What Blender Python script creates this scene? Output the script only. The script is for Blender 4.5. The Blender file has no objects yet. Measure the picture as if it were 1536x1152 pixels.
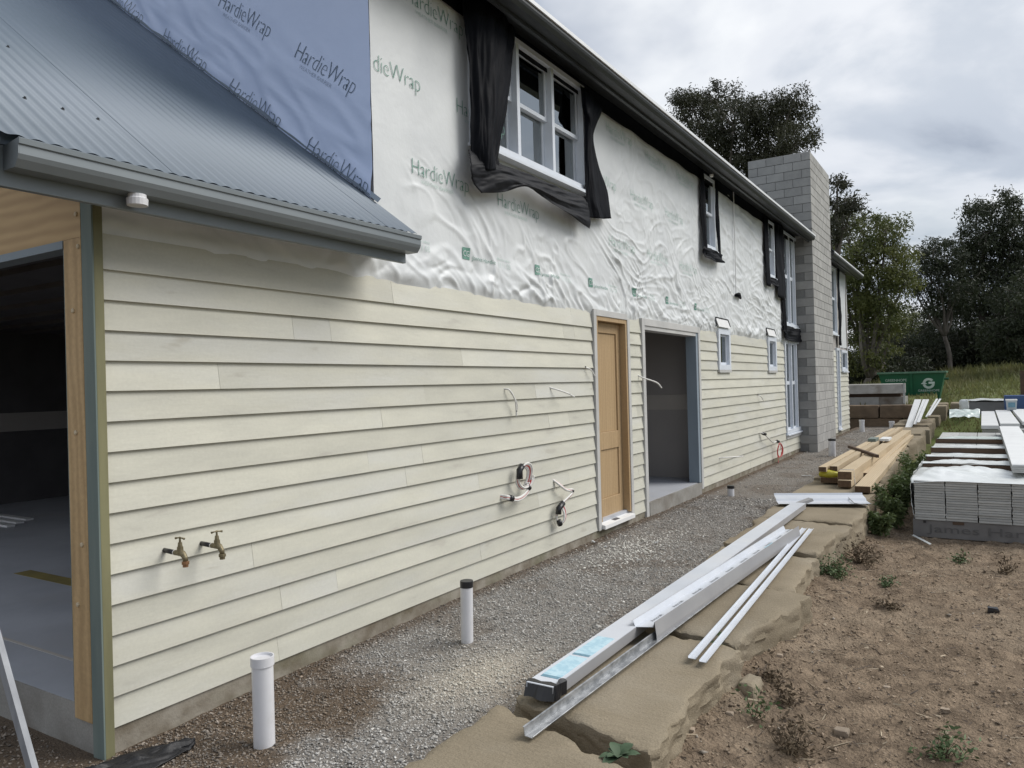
import bpy, bmesh, math, random
import numpy as np
from mathutils import Vector, Matrix
R = math.radians
random.seed(7)
rng = np.random.default_rng(7)
S = bpy.context.scene
C = S.collection

# ------------------------------------------------------------------ camera
CX, CZ, YAW, PITCH, ROLL, FPX = 3.6453, 1.6221, .55636, .0028, -.02624, 1134.3
Fv = Vector((-math.sin(YAW)*math.cos(PITCH), math.cos(YAW)*math.cos(PITCH), math.sin(PITCH)))
Rv = Vector((math.cos(YAW), math.sin(YAW), 0)); Uv = Rv.cross(Fv)
R2 = Rv*math.cos(ROLL) + Uv*math.sin(ROLL); U2 = -Rv*math.sin(ROLL) + Uv*math.cos(ROLL)
cam = bpy.data.cameras.new('camera'); co = bpy.data.objects.new('camera', cam); C.objects.link(co)
M = Matrix((R2, U2, -Fv)).transposed().to_4x4(); M.translation = (CX, 0, CZ)
co.matrix_world = M
cam.sensor_width = 36; cam.lens = 36*FPX/1536; cam.clip_start = .05; cam.clip_end = 2000
S.camera = co
# ------------------------------------------------------------------ sky, sun, exposure
SUN = Vector((.64, .50, .80)).normalized()
w = bpy.data.worlds.new('World'); S.world = w; w.use_nodes = True
nt = w.node_tree; N = nt.nodes; L = nt.links
bg = N['Background']; bg.inputs['Strength'].default_value = .1
sky = N.new('ShaderNodeTexSky'); sky.sky_type = 'NISHITA'; sky.sun_disc = False
sky.sun_elevation = math.asin(SUN.z); sky.sun_rotation = math.atan2(SUN.x, SUN.y)
sky.air_density = 1.2; sky.dust_density = 1.5
tc = N.new('ShaderNodeTexCoord'); sx = N.new('ShaderNodeSeparateXYZ'); L.new(tc.outputs['Generated'], sx.inputs[0])
def wmath(op, a, b):
    n = N.new('ShaderNodeMath'); n.operation = op
    for i, v in enumerate((a, b)):
        if isinstance(v, (int, float)): n.inputs[i].default_value = v
        else: L.new(v, n.inputs[i])
    return n.outputs[0]
zz = wmath('ADD', wmath('MAXIMUM', sx.outputs['Z'], 0.0), .22)
cmb = N.new('ShaderNodeCombineXYZ')
L.new(wmath('DIVIDE', sx.outputs['X'], zz), cmb.inputs[0]); L.new(wmath('DIVIDE', sx.outputs['Y'], zz), cmb.inputs[1])
def wnoise(scale, detail, rough, off, dist=.0):
    mp = N.new('ShaderNodeMapping'); mp.inputs['Location'].default_value = off; L.new(cmb.outputs[0], mp.inputs[0])
    n = N.new('ShaderNodeTexNoise'); n.inputs['Scale'].default_value = scale; n.inputs['Detail'].default_value = detail
    n.inputs['Roughness'].default_value = rough; n.inputs['Distortion'].default_value = dist
    L.new(mp.outputs[0], n.inputs['Vector']); return n.outputs['Fac']
def wramp(fac, stops):
    r = N.new('ShaderNodeValToRGB'); r.color_ramp.interpolation = 'EASE'
    e = r.color_ramp.elements
    while len(e) < len(stops): e.new(.5)
    for k, (p, c) in enumerate(stops): e[k].position = p; e[k].color = (*c, 1)
    L.new(fac, r.inputs[0]); return r.outputs[0]
def wmix(fac, a, b, mode='MIX'):
    m = N.new('ShaderNodeMix'); m.data_type = 'RGBA'; m.blend_type = mode
    if isinstance(fac, float): m.inputs[0].default_value = fac
    else: L.new(fac, m.inputs[0])
    for i, v in ((6, a), (7, b)):
        if isinstance(v, tuple): m.inputs[i].default_value = (*v, 1)
        else: L.new(v, m.inputs[i])
    return m.outputs[2]
shade = wramp(wnoise(1.35, 8, .50, (3.1, 1.7, 0), .35), [(.32, (.33, .375, .46)), (.44, (.55, .595, .67)), (.55, (.78, .80, .845)), (.70, (.98, .985, .99))])
big = wramp(wnoise(.5, 3, .5, (.6, 4.2, 0)), [(.36, (.74, .77, .82)), (.64, (1.0, 1.0, 1.0))])
cloud = wmix(1.0, wmix(1.0, shade, big, 'MULTIPLY'), (12.0, 12.0, 11.9), 'MULTIPLY')
cover = wramp(wnoise(.8, 6, .55, (7.7, 2.2, 0), .2), [(.30, (.55,)*3), (.50, (.96,)*3)])
skyc = wmix(1.0, sky.outputs[0], (.8, .8, .8), 'MULTIPLY')
L.new(wmix(cover, skyc, cloud), bg.inputs['Color'])
sl = bpy.data.lights.new('sun', 'SUN'); sl.energy = 3.2; sl.angle = R(38); sl.color = (1, .965, .91)
so = bpy.data.objects.new('sun', sl); C.objects.link(so); so.rotation_euler = SUN.to_track_quat('Z', 'Y').to_euler()
S.view_settings.view_transform = 'Standard'; S.view_settings.look = 'None'
S.view_settings.exposure = 0.0; S.view_settings.gamma = 1; S.view_settings.use_curve_mapping = False
S.render.engine = 'CYCLES'

# ------------------------------------------------------------------ helpers
def at(u, v, **k):          # point of the place seen at a pixel of the photograph on a given plane
    d = Fv + R2*((u-768)/FPX) - U2*((v-576)/FPX); o = Vector((CX, 0, CZ))
    (ax, val), = k.items(); i = 'xyz'.index(ax)
    return o + d*((val-o[i])/d[i])
_P = rng.permutation(512)
def perlin(x, y, seed=0):
    x = np.asarray(x, float) + seed*17.13; y = np.asarray(y, float) + seed*9.71
    xi = np.floor(x).astype(int); yi = np.floor(y).astype(int); fx = x-xi; fy = y-yi
    def g(ix, iy, dx, dy):
        a = _P[(_P[ix & 511] + iy) & 511]*(2*math.pi/512); return np.cos(a)*dx + np.sin(a)*dy
    u = fx*fx*fx*(fx*(fx*6-15)+10); v = fy*fy*fy*(fy*(fy*6-15)+10)
    a = g(xi, yi, fx, fy)*(1-u) + g(xi+1, yi, fx-1, fy)*u
    b = g(xi, yi+1, fx, fy-1)*(1-u) + g(xi+1, yi+1, fx-1, fy-1)*u
    return (a*(1-v) + b*v)*1.4
def fbm(x, y, o=4, seed=0):
    s = 0; a = 1; f = 1
    for k in range(o): s = s + a*perlin(np.asarray(x)*f, np.asarray(y)*f, seed+k); a *= .5; f *= 2.03
    return s
def sstep(a, b, x): t = np.clip((np.asarray(x, float)-a)/(b-a), 0, 1); return t*t*(3-2*t)

def empty(name, loc=(0, 0, 0), parent=None):
    o = bpy.data.objects.new(name, None); C.objects.link(o); o.empty_display_size = .1
    o.location = loc
    if parent: o.parent = parent; o.location = Vector(loc)-origin(parent)
    return o
def origin(o):
    v = Vector((0, 0, 0))
    while o: v += o.location; o = o.parent
    return v
def tag(o, label, cat, group=None):
    o['label'] = label; o['category'] = cat
    if group: o['group'] = group
    return o
def kind(o, k): o['kind'] = k; return o

class MB:
    def __init__(s): s.v = []; s.f = []
    def add(s, vs, fs):
        b = len(s.v); s.v += [tuple(p) for p in vs]; s.f += [tuple(b+i for i in f) for f in fs]; return s
    def box(s, x0, x1, y0, y1, z0, z1):
        return s.add([(x, y, z) for z in (z0, z1) for y in (y0, y1) for x in (x0, x1)],
                     [(0, 2, 3, 1), (4, 5, 7, 6), (0, 1, 5, 4), (2, 6, 7, 3), (0, 4, 6, 2), (1, 3, 7, 5)])
    def loft(s, secs, close=True, caps=True):
        n = len(secs[0]); b = len(s.v)
        for q in secs: s.v += [tuple(p) for p in q]
        for i in range(len(secs)-1):
            for j in range(n if close else n-1):
                k = (j+1) % n; s.f.append((b+i*n+j, b+i*n+k, b+(i+1)*n+k, b+(i+1)*n+j))
        if caps and close:
            s.f.append(tuple(b+j for j in reversed(range(n)))); s.f.append(tuple(b+(len(secs)-1)*n+j for j in range(n)))
        return s
    def prism(s, prof, ax, a, b, caps=True):    # profile in the other two axes, in xyz order
        def mk(p, t): q = list(p); q.insert('xyz'.index(ax), t); return q
        return s.loft([[mk(p, a) for p in prof], [mk(p, b) for p in prof]], caps=caps)
    def tube(s, path, r, n=8, caps=True):
        P = [Vector(p) for p in path]; m = len(P); rr = r if isinstance(r, (list, tuple)) else [r]*m
        secs = []; up = None
        for i in range(m):
            t = (P[min(i+1, m-1)]-P[max(i-1, 0)]).normalized()
            if up is None: up = t.orthogonal().normalized()
            else: up = (up - t*up.dot(t)); up = up.normalized() if up.length > 1e-6 else t.orthogonal().normalized()
            sd = t.cross(up)
            secs.append([P[i] + (up*math.cos(a)+sd*math.sin(a))*rr[i] for a in [2*math.pi*k/n for k in range(n)]])
        return s.loft(secs, caps=caps)
    def lathe(s, prof, n=20, loc=(0, 0, 0)):
        lx, ly, lz = loc
        secs = [[(lx+r*math.cos(2*math.pi*k/n), ly+r*math.sin(2*math.pi*k/n), lz+z) for k in range(n)] for r, z in prof]
        return s.loft(secs)
    def grid(s, P):       # P[i][j] points
        n = len(P); m = len(P[0]); b = len(s.v)
        for r in P: s.v += [tuple(p) for p in r]
        for i in range(n-1):
            for j in range(m-1): s.f.append((b+i*m+j, b+i*m+j+1, b+(i+1)*m+j+1, b+(i+1)*m+j))
        return s
    def build(s, name, m, parent=None, smooth=False, bevel=0, solid=0, recalc=True):
        me = bpy.data.meshes.new(name); o0 = origin(parent) if parent else Vector((0, 0, 0))
        me.from_pydata([(x-o0.x, y-o0.y, z-o0.z) for x, y, z in s.v], [], s.f)
        if recalc:
            bm = bmesh.new(); bm.from_mesh(me); bmesh.ops.recalc_face_normals(bm, faces=bm.faces[:]); bm.to_mesh(me); bm.free()
        if smooth: me.polygons.foreach_set('use_smooth', [True]*len(me.polygons))
        return mobj(name, me, m, parent, bevel, solid)
def mobj(name, me, m, parent=None, bevel=0, solid=0):
    o = bpy.data.objects.new(name, me); C.objects.link(o)
    if m and not me.materials: me.materials.append(m)
    if parent: o.parent = parent
    if solid: d = o.modifiers.new('s', 'SOLIDIFY'); d.thickness = solid; d.offset = 0
    if bevel:
        d = o.modifiers.new('b', 'BEVEL'); d.width = bevel; d.segments = 2; d.limit_method = 'ANGLE'; d.angle_limit = R(35)
    return o
def npmesh(name, V, Fc, m, parent=None, smooth=False, col=None):   # V (n,3), Fc (k,3|4)
    V = np.asarray(V, np.float32); Fc = np.asarray(Fc, np.int32); k = Fc.shape[1]
    if parent: V = V - np.array(origin(parent), np.float32)
    me = bpy.data.meshes.new(name)
    me.vertices.add(len(V)); me.vertices.foreach_set('co', V.ravel())
    me.loops.add(Fc.size); me.loops.foreach_set('vertex_index', Fc.ravel())
    me.polygons.add(len(Fc)); me.polygons.foreach_set('loop_start', np.arange(0, Fc.size, k, dtype=np.int32))
    me.polygons.foreach_set('loop_total', np.full(len(Fc), k, np.int32))
    if smooth: me.polygons.foreach_set('use_smooth', np.ones(len(Fc), bool))
    if col is not None:
        a = me.color_attributes.new('tint', 'FLOAT_COLOR', 'POINT'); c4 = np.ones((len(V), 4), np.float32); c4[:, :3] = col
        a.data.foreach_set('color', c4.ravel())
    me.update(calc_edges=True); me.validate()
    return mobj(name, me, m, parent)

# ------------------------------------------------------------------ materials
def mat(name, c1, c2=None, scale=6, rough=.6, metal=0, bump=0, bscale=60, stretch=(1, 1, 1), rnd=0, lo=.35, hi=.65, detail=6,
        spots=None, grain=None, attr=False, fine=None, gw=.35, spec=.5, trans=0, bdist=.01, c3=None, scale3=1.3, alpha=None):
    m = bpy.data.materials.new(name); m.use_nodes = True; t = m.node_tree; n = t.nodes; l = t.links; p = n['Principled BSDF']
    c2 = c2 or tuple(min(1, x*.8) for x in c1)
    tcn = n.new('ShaderNodeTexCoord'); mp = n.new('ShaderNodeMapping'); mp.inputs['Scale'].default_value = stretch
    l.new(tcn.outputs['Object'], mp.inputs[0]); vec = mp.outputs[0]
    oi = None
    if rnd or grain:
        oi = n.new('ShaderNodeObjectInfo'); ad = n.new('ShaderNodeVectorMath'); ad.operation = 'MULTIPLY_ADD'
        cx = n.new('ShaderNodeCombineXYZ')
        for i in range(3): l.new(oi.outputs['Random'], cx.inputs[i])
        l.new(cx.outputs[0], ad.inputs[0]); ad.inputs[1].default_value = (31, 17, 23); l.new(vec, ad.inputs[2]); vec = ad.outputs[0]
    def noise(sc, dt, v=vec, rg=.55, dist=0):
        q = n.new('ShaderNodeTexNoise'); q.inputs['Scale'].default_value = sc; q.inputs['Detail'].default_value = dt
        q.inputs['Roughness'].default_value = rg; q.inputs['Distortion'].default_value = dist; l.new(v, q.inputs['Vector']); return q.outputs['Fac']
    def ramp(f, a, b, ca, cb):
        q = n.new('ShaderNodeValToRGB'); e = q.color_ramp.elements; e[0].position = a; e[1].position = b
        e[0].color = (*ca, 1); e[1].color = (*cb, 1); l.new(f, q.inputs[0]); return q.outputs[0]
    def mix(f, a, b, mode='MIX'):
        q = n.new('ShaderNodeMix'); q.data_type = 'RGBA'; q.blend_type = mode
        if isinstance(f, (int, float)): q.inputs[0].default_value = f
        else: l.new(f, q.inputs[0])
        for i, v in ((6, a), (7, b)):
            if isinstance(v, tuple): q.inputs[i].default_value = (*v, 1)
            else: l.new(v, q.inputs[i])
        return q.outputs[2]
    if grain:
        wv = n.new('ShaderNodeTexWave'); wv.bands_direction = grain[0]; wv.inputs['Scale'].default_value = grain[1]
        wv.inputs['Distortion'].default_value = grain[2]; wv.inputs['Detail'].default_value = 3; wv.inputs['Detail Scale'].default_value = grain[3]
        l.new(vec, wv.inputs['Vector'])
        col = ramp(wv.outputs['Fac'], lo, hi, c1, c2)
        col = mix(gw, col, ramp(noise(scale, detail), .3, .7, c1, c2))
    else: col = ramp(noise(scale, detail), lo, hi, c1, c2)
    if c3: col = mix(ramp(noise(scale3, 5), .5, .72, (0, 0, 0), (.8, .8, .8)), col, c3)
    if spots: col = mix(ramp(noise(spots[0], 3), spots[1], spots[1]+.06, (0, 0, 0), (1, 1, 1)), col, spots[2])
    if fine:
        col = mix(1.0, col, ramp(noise(fine[0], 3, tcn.outputs['Object']), .3, .7, (1-fine[1],)*3, (min(1, 1+fine[1]*.3),)*3), 'MULTIPLY')
    if attr:
        a = n.new('ShaderNodeAttribute'); a.attribute_name = 'tint'; col = mix(1.0, col, a.outputs['Color'], 'MULTIPLY')
    if rnd:
        h = n.new('ShaderNodeHueSaturation'); mr = n.new('ShaderNodeMapRange'); mr.inputs[3].default_value = 1-rnd; mr.inputs[4].default_value = 1+rnd
        l.new(oi.outputs['Random'], mr.inputs[0]); l.new(mr.outputs[0], h.inputs['Value']); l.new(col, h.inputs['Color']); col = h.outputs[0]
    l.new(col, p.inputs['Base Color']); p.inputs['Roughness'].default_value = rough; p.inputs['Metallic'].default_value = metal
    p.inputs['Specular IOR Level'].default_value = spec
    if trans: p.inputs['Transmission Weight'].default_value = trans
    if alpha: p.inputs['Alpha'].default_value = alpha
    if bump:
        bp = n.new('ShaderNodeBump'); bp.inputs['Strength'].default_value = bump; bp.inputs['Distance'].default_value = bdist
        l.new(noise(bscale, 6), bp.inputs['Height']); l.new(bp.outputs[0], p.inputs['Normal'])
    return m
board_m = mat('weatherboard', (.568, .556, .472), (.505, .496, .425), scale=2.2, rough=.62, bump=.12, bscale=14, stretch=(1, .9, 4), rnd=.07, fine=(60, .06), c3=(.56, .56, .52), scale3=.7, spots=(2.2, .66, (.455, .44, .38)))
trim_m = mat('primed_trim', (.50, .495, .48), (.42, .42, .41), scale=3, rough=.6, rnd=.06, bump=.1, bscale=25)
wrap_m = mat('white_wrap', (.67, .69, .695), (.60, .62, .63), scale=1.8, rough=.42, bump=.3, bscale=22, bdist=.006, spec=.4)
skywrap_m = mat('sky_tinted_wrap', (.53, .63, .86), (.49, .59, .82), scale=1.2, rough=.4, bump=.35, bscale=5, bdist=.012)  # same white wrap, with blue skylight put into its base colour
gprint_m = mat('green_print', (.10, .24, .19), (.15, .30, .24), scale=30, rough=.5)
gprint2_m = mat('pale_green_print', (.36, .50, .44), (.45, .58, .52), scale=30, rough=.5)
bprint_m = mat('blue_print', (.07, .11, .16), (.10, .15, .21), scale=30, rough=.5)
dprint_m = mat('dark_print', (.05, .05, .06), (.09, .09, .1), scale=30, rough=.5)
roof_m = mat('roof_steel', (.125, .16, .205), (.115, .15, .19), scale=1.5, rough=.5, metal=.1, rnd=.02)
gutter_m = mat('gutter_steel', (.205, .23, .245), (.185, .21, .225), scale=2, rough=.4, metal=.2)
mgutter_m = mat('dark_gutter_steel', (.035, .038, .04), (.028, .031, .033), scale=2, rough=.45, metal=.2)
lip_m = mat('pale_gutter_edge', (.75, .76, .77), (.68, .69, .70), scale=4, rough=.4, metal=.1)
screw_m = mat('screw_steel', (.08, .09, .10), (.12, .13, .14), scale=40, rough=.5, metal=.5)
conc_m = mat('concrete', (.32, .31, .285), (.24, .23, .21), fine=(90, .2), scale=3, rough=.85, bump=.3, bscale=40, c3=(.13, .10, .07), scale3=1.6)
slab_m = mat('slab_floor', (.44, .455, .49), (.36, .375, .41), scale=1.4, rough=.6, bump=.1, bscale=30, c3=(.38, .38, .39))
moss_m = mat('slab_edge', (.30, .275, .23), (.155, .13, .095), scale=5, rough=.9, bump=.4, bscale=40, c3=(.10, .105, .04), scale3=1.1)
ply_m = mat('plywood', (.52, .36, .18), (.38, .25, .115), scale=7, rough=.65, grain=('Z', 2.6, 16, .45), lo=.05, hi=1.0, rnd=.03, stretch=(.45, 1, 2.2), spots=(6, .74, (.25, .15, .07)))
pine_m = mat('pine', (.54, .375, .195), (.39, .26, .125), scale=7, rough=.7, grain=('X', 5.5, 13, .9), lo=.0, hi=1.0, stretch=(1, 1, .16), rnd=.06, spots=(4, .70, (.17, .10, .05)), fine=(50, .15))
gtreat_m = mat('green_treated_timber', (.125, .165, .155), (.175, .21, .19), scale=9, rough=.75, stretch=(1, 1, .12), bump=.25, bscale=24, spots=(7, .69, (.07, .085, .075)), c3=(.20, .225, .20), scale3=2)
ytreat_m = mat('yellow_green_timber', (.21, .20, .105), (.14, .135, .07), scale=9, rough=.7, stretch=(1, 1, .15))
bjamb_m = mat('blue_treated_timber', (.23, .28, .325), (.20, .245, .285), scale=3, rough=.7, stretch=(1, 1, .3))
door_m = mat('door_timber', (.47, .335, .19), (.375, .255, .135), scale=5, rough=.5, grain=('Y', 7, 7, 1.4), lo=.0, hi=1.0, stretch=(1, 1, .07), fine=(40, .12))
frame_m = mat('window_primer', (.66, .70, .76), (.61, .65, .71), scale=6, rough=.45)
white_m = mat('white_paint', (.78, .78, .77), (.72, .72, .72), scale=5, rough=.45)
pvc_m = mat('white_pvc', (.66, .66, .68), (.60, .60, .62), scale=4, rough=.35, c3=(.50, .49, .47), scale3=4)
black_m = mat('black_plastic', (.012, .012, .014), (.02, .02, .022), scale=8, rough=.35)
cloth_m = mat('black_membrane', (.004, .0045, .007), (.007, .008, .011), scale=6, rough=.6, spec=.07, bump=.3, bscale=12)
gcloth_m = mat('dark_grey_membrane', (.012, .0125, .015), (.020, .021, .025), scale=6, rough=.55, spec=.10, bump=.3, bscale=12)
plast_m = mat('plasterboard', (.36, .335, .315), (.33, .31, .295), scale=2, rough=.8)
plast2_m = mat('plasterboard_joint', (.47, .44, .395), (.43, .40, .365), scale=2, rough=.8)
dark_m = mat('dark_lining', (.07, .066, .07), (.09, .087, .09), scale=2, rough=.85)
brass_m = mat('weathered_brass', (.25, .215, .135), (.16, .135, .08), scale=60, rough=.5, metal=.6)
copper_m = mat('reddish_brass', (.36, .20, .11), (.28, .16, .09), scale=60, rough=.45, metal=.7)
wire_m = mat('white_cable', (.72, .71, .68), (.64, .63, .60), scale=20, rough=.45)
red_m = mat('red_cable', (.50, .07, .06), (.42, .05, .05), scale=20, rough=.45)
mortar_m = mat('mortar', (.19, .19, .185), (.22, .22, .215), scale=20, rough=.95)
block_m = mat('concrete_block', (.34, .335, .32), (.30, .295, .285), scale=7, rough=.95, bump=.35, bscale=70, rnd=.12, bdist=.006)
stone_m = mat('sandstone', (.31, .262, .19), (.245, .205, .145), scale=2.4, rough=.95, bump=.7, bscale=60, stretch=(1, 1.25, 1.5), rnd=.07, c3=(.33, .29, .225), scale3=1.0, bdist=.008, spots=(4, .70, (.17, .14, .095)), spec=.15, fine=(130, .25), grain=('Y', 6, 9, .8), gw=.78, lo=.0, hi=1.0)
bstone_m = mat('brown_sandstone', (.20, .145, .095), (.13, .095, .065), scale=3, rough=.9, bump=.6, bscale=14, rnd=.15, bdist=.02)
gravel_m = mat('gravel_bed', (.37, .345, .31), (.17, .155, .14), scale=75, rough=.95, bump=1.0, bscale=85, bdist=.02, c3=(.20, .165, .13), scale3=.8, lo=.3, hi=.7, fine=(160, .35), attr=True)
chips_m = mat('gravel_chips', (1, 1, 1), (.85, .85, .85), scale=60, rough=.9, attr=True)
soil_m = mat('soil', (.34, .26, .185), (.18, .136, .097), scale=6, rough=1, bump=1.0, bscale=40, bdist=.04, c3=(.43, .35, .26), scale3=.7, spec=.1, fine=(90, .35))
grass_m = mat('grass_ground', (.095, .12, .036), (.13, .135, .055), scale=.5, rough=1, bump=.8, bscale=6, bdist=.1, c3=(.05, .065, .022), scale3=.25, spec=.1)
alu_m = mat('aluminium', (.30, .315, .335), (.22, .23, .25), scale=14, rough=.6, metal=.15, stretch=(1, 1, .3))
galv_m = mat('galvanised_steel', (.46, .47, .48), (.26, .27, .28), scale=26, rough=.4, metal=.7, lo=.4, hi=.6, stretch=(1, .5, 1))
flash_m = mat('white_flashing', (.62, .65, .70), (.56, .59, .64), scale=3, rough=.32, c3=(.62, .63, .65), scale3=2)
gflash_m = mat('grey_flashing_back', (.34, .34, .345), (.30, .30, .31), scale=3, rough=.4)
sticker_m = mat('blue_sticker', (.36, .56, .66), (.48, .66, .74), scale=22, rough=.4, lo=.45, hi=.55)
sticker2_m = mat('dark_blue_sticker', (.10, .22, .30), (.16, .30, .38), scale=40, rough=.4)
timber_m = mat('new_timber', (.53, .43, .29), (.42, .325, .205), scale=6, rough=.7, grain=('X', 11, 4, 1.0), lo=.1, hi=.95, stretch=(1, .10, 1), rnd=.12)
endgr_m = mat('timber_end', (.085, .052, .03), (.13, .08, .045), scale=20, rough=.8, rnd=.15)
yplast_m = mat('yellow_plastic', (.52, .47, .045), (.40, .36, .04), scale=8, rough=.35, bump=.4, bscale=15)
fc_m = mat('fibre_cement', (.42, .425, .41), (.36, .365, .355), scale=7, rough=.8, rnd=.13, bump=.15, bscale=30, stretch=(1, .3, 1))
fcw_m = mat('pale_board_face', (.66, .67, .67), (.60, .61, .61), scale=3, rough=.7, rnd=.05)
film_m = mat('white_film', (.72, .74, .74), (.64, .67, .66), scale=4, rough=.28, bump=.5, bscale=12)
gfilm_m = mat('greenish_film', (.50, .60, .56), (.66, .70, .68), scale=7, rough=.28, bump=.5, bscale=12)
bearer_m = mat('bearer_timber', (.105, .065, .042), (.075, .05, .035), scale=8, rough=.85, rnd=.2, stretch=(.2, 1, 1))
pallet_m = mat('grey_wrap', (.17, .165, .16), (.13, .125, .125), scale=5, rough=.6, c3=(.20, .195, .19), scale3=3)
skip_m = mat('green_paint', (.012, .11, .055), (.010, .085, .045), scale=2, rough=.45, c3=(.02, .13, .07), scale3=1)
skiprim_m = mat('worn_green_paint', (.06, .16, .10), (.10, .19, .13), scale=6, rough=.5)
logo_m = mat('pale_logo', (.55, .64, .60), (.50, .60, .56), scale=5, rough=.5)
eps_m = mat('grey_foam', (.20, .20, .21), (.16, .16, .17), scale=3, rough=.8)
bucket_m = mat('grey_bucket', (.42, .46, .48), (.36, .40, .42), scale=5, rough=.5)
bluep_m = mat('blue_plastic', (.02, .06, .17), (.03, .075, .2), scale=5, rough=.4)
bark_m = mat('bark', (.17, .15, .13), (.085, .072, .06), scale=3, rough=.95, bump=.4, bscale=10, stretch=(1, 1, .3))
rock_m = mat('pale_rock', (.36, .29, .22), (.25, .20, .15), scale=9, rough=.95, bump=.5, bscale=30, rnd=.15)
dry_m = mat('dry_weed', (.075, .055, .035), (.12, .09, .055), scale=6, rough=1)
weed_m = mat('green_weed', (.06, .10, .035), (.09, .13, .05), scale=6, rough=.7)
weed2_m = mat('grey_green_weed', (.06, .10, .05), (.04, .07, .035), scale=6, rough=.7)
mat_plug = mat('pale_filler', (.55, .47, .33), (.48, .40, .27), scale=30, rough=.7)
def leafmat(name, c1, c2, sc=.5):
    m = mat(name, c1, c2, scale=sc, rough=.6, detail=4, lo=.3, hi=.7); t = m.node_tree; p = t.nodes['Principled BSDF']
    tr = t.nodes.new('ShaderNodeBsdfTranslucent'); mx = t.nodes.new('ShaderNodeMixShader'); mx.inputs[0].default_value = .3
    src = p.inputs['Base Color'].links[0].from_socket; t.links.new(src, tr.inputs['Color'])
    t.links.new(p.outputs[0], mx.inputs[1]); t.links.new(tr.outputs[0], mx.inputs[2])
    t.links.new(mx.outputs[0], t.nodes['Material Output'].inputs['Surface']); return m
leaf_g = leafmat('gum_leaves', (.16, .17, .045), (.06, .08, .028), .6)
leaf_d = leafmat('dark_gum_leaves', (.05, .062, .03), (.024, .031, .016), .35)
leaf_b = leafmat('brown_gum_leaves', (.06, .062, .033), (.03, .033, .019), .35)
blade_m = leafmat('grass_blades', (.14, .16, .05), (.20, .185, .085), .4)
weedleaf_m = leafmat('weed_leaves', (.075, .115, .036), (.12, .15, .06), 3)
def glass():
    m = bpy.data.materials.new('window_glass'); m.use_nodes = True; t = m.node_tree; n = t.nodes; l = t.links; n.remove(n['Principled BSDF'])
    gl = n.new('ShaderNodeBsdfGlossy'); gl.inputs['Roughness'].default_value = .01; gl.inputs['Color'].default_value = (.86, .9, .9, 1)
    tr = n.new('ShaderNodeBsdfTransparent'); tr.inputs['Color'].default_value = (.45, .5, .5, 1)
    lw = n.new('ShaderNodeLayerWeight'); lw.inputs['Blend'].default_value = .82
    mx = n.new('ShaderNodeMixShader'); l.new(lw.outputs['Fresnel'], mx.inputs[0])
    l.new(tr.outputs[0], mx.inputs[1]); l.new(gl.outputs[0], mx.inputs[2]); l.new(mx.outputs[0], n['Material Output'].inputs['Surface']); return m
glass_m = glass()

# ================================================================== GROUND
def gh(x, y):
    x = np.asarray(x, float); y = np.asarray(y, float)
    soil = -.37 + .11*sstep(9.8, 6.5, y) + .06*sstep(2.85, 2.3, x) + .012*fbm(x*2.5, y*2.5, 3, 3) + .020*fbm(x*.7, y*.7, 2, 5)
    right = soil + sstep(23, 34, y)*.85*sstep(2.0, 4.5, x+.12*np.maximum(y-26, 0))
    left = np.where(y > 29.0, .60 + .03*fbm(x, y, 2, 8), -.36)
    h = np.where(x > 2.0, right, left)
    k = np.clip((y-33)/30, 0, 1.6)
    h = h + k*(1.05 + .165*np.clip(x, -6, 30)) + sstep(40, 60, y)*.25*fbm(x*.12, y*.12, 3, 11)
    return h
def spaced(a, b, st, lim0, lim1, grow=1.22):
    c = list(np.arange(a, b, st)); s = st; v = c[0]; lo = []
    while v > lim0: s *= grow; v -= s; lo.append(v)
    s = st; v = c[-1]; hi = []
    while v < lim1: s *= grow; v += s; hi.append(v)
    return np.array(lo[::-1]+c+hi)
gx = spaced(1.9, 5.6, .03, -500, 500); gy = spaced(2.0, 10.9, .035, -300, 900)
gy = np.sort(np.concatenate([gy[(gy < 11.5)], np.arange(11.6, 60, .6), gy[gy > 60]]))
gx = np.sort(np.concatenate([gx[gx < 6], np.arange(6.2, 30, .8), gx[gx > 30]]))
X, Y = np.meshgrid(gx, gy); Z = gh(X, Y)
fine = sstep(1.9, 2.2, X)*sstep(12.5, 10.5, Y)
Z = Z + fine*(.032*np.abs(fbm(X*4.5, Y*4.5, 4, 21)) + .012*fbm(X*17, Y*17, 3, 23))
n, m_ = X.shape; idx = np.arange(n*m_).reshape(n, m_)
Fq = np.stack([idx[:-1, :-1], idx[:-1, 1:], idx[1:, 1:], idx[1:, :-1]], -1).reshape(-1, 4)
g_o = kind(npmesh('ground', np.stack([X, Y, Z], -1).reshape(-1, 3), Fq, soil_m, smooth=True), 'structure')
g_o.data.materials.append(grass_m)
cyy = (Y[:-1, :-1]+Y[1:, 1:])/2; cxx = (X[:-1, :-1]+X[1:, 1:])/2
gi = ((cyy + 2.2*fbm(cxx*.5, cyy*.5, 3, 31) > 14.5) | (cxx > 12 + 2*fbm(cxx*.3, cyy*.3, 2, 37)) | (cxx < -14)).astype(np.int32).ravel()
g_o.data.polygons.foreach_set('material_index', gi)

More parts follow.
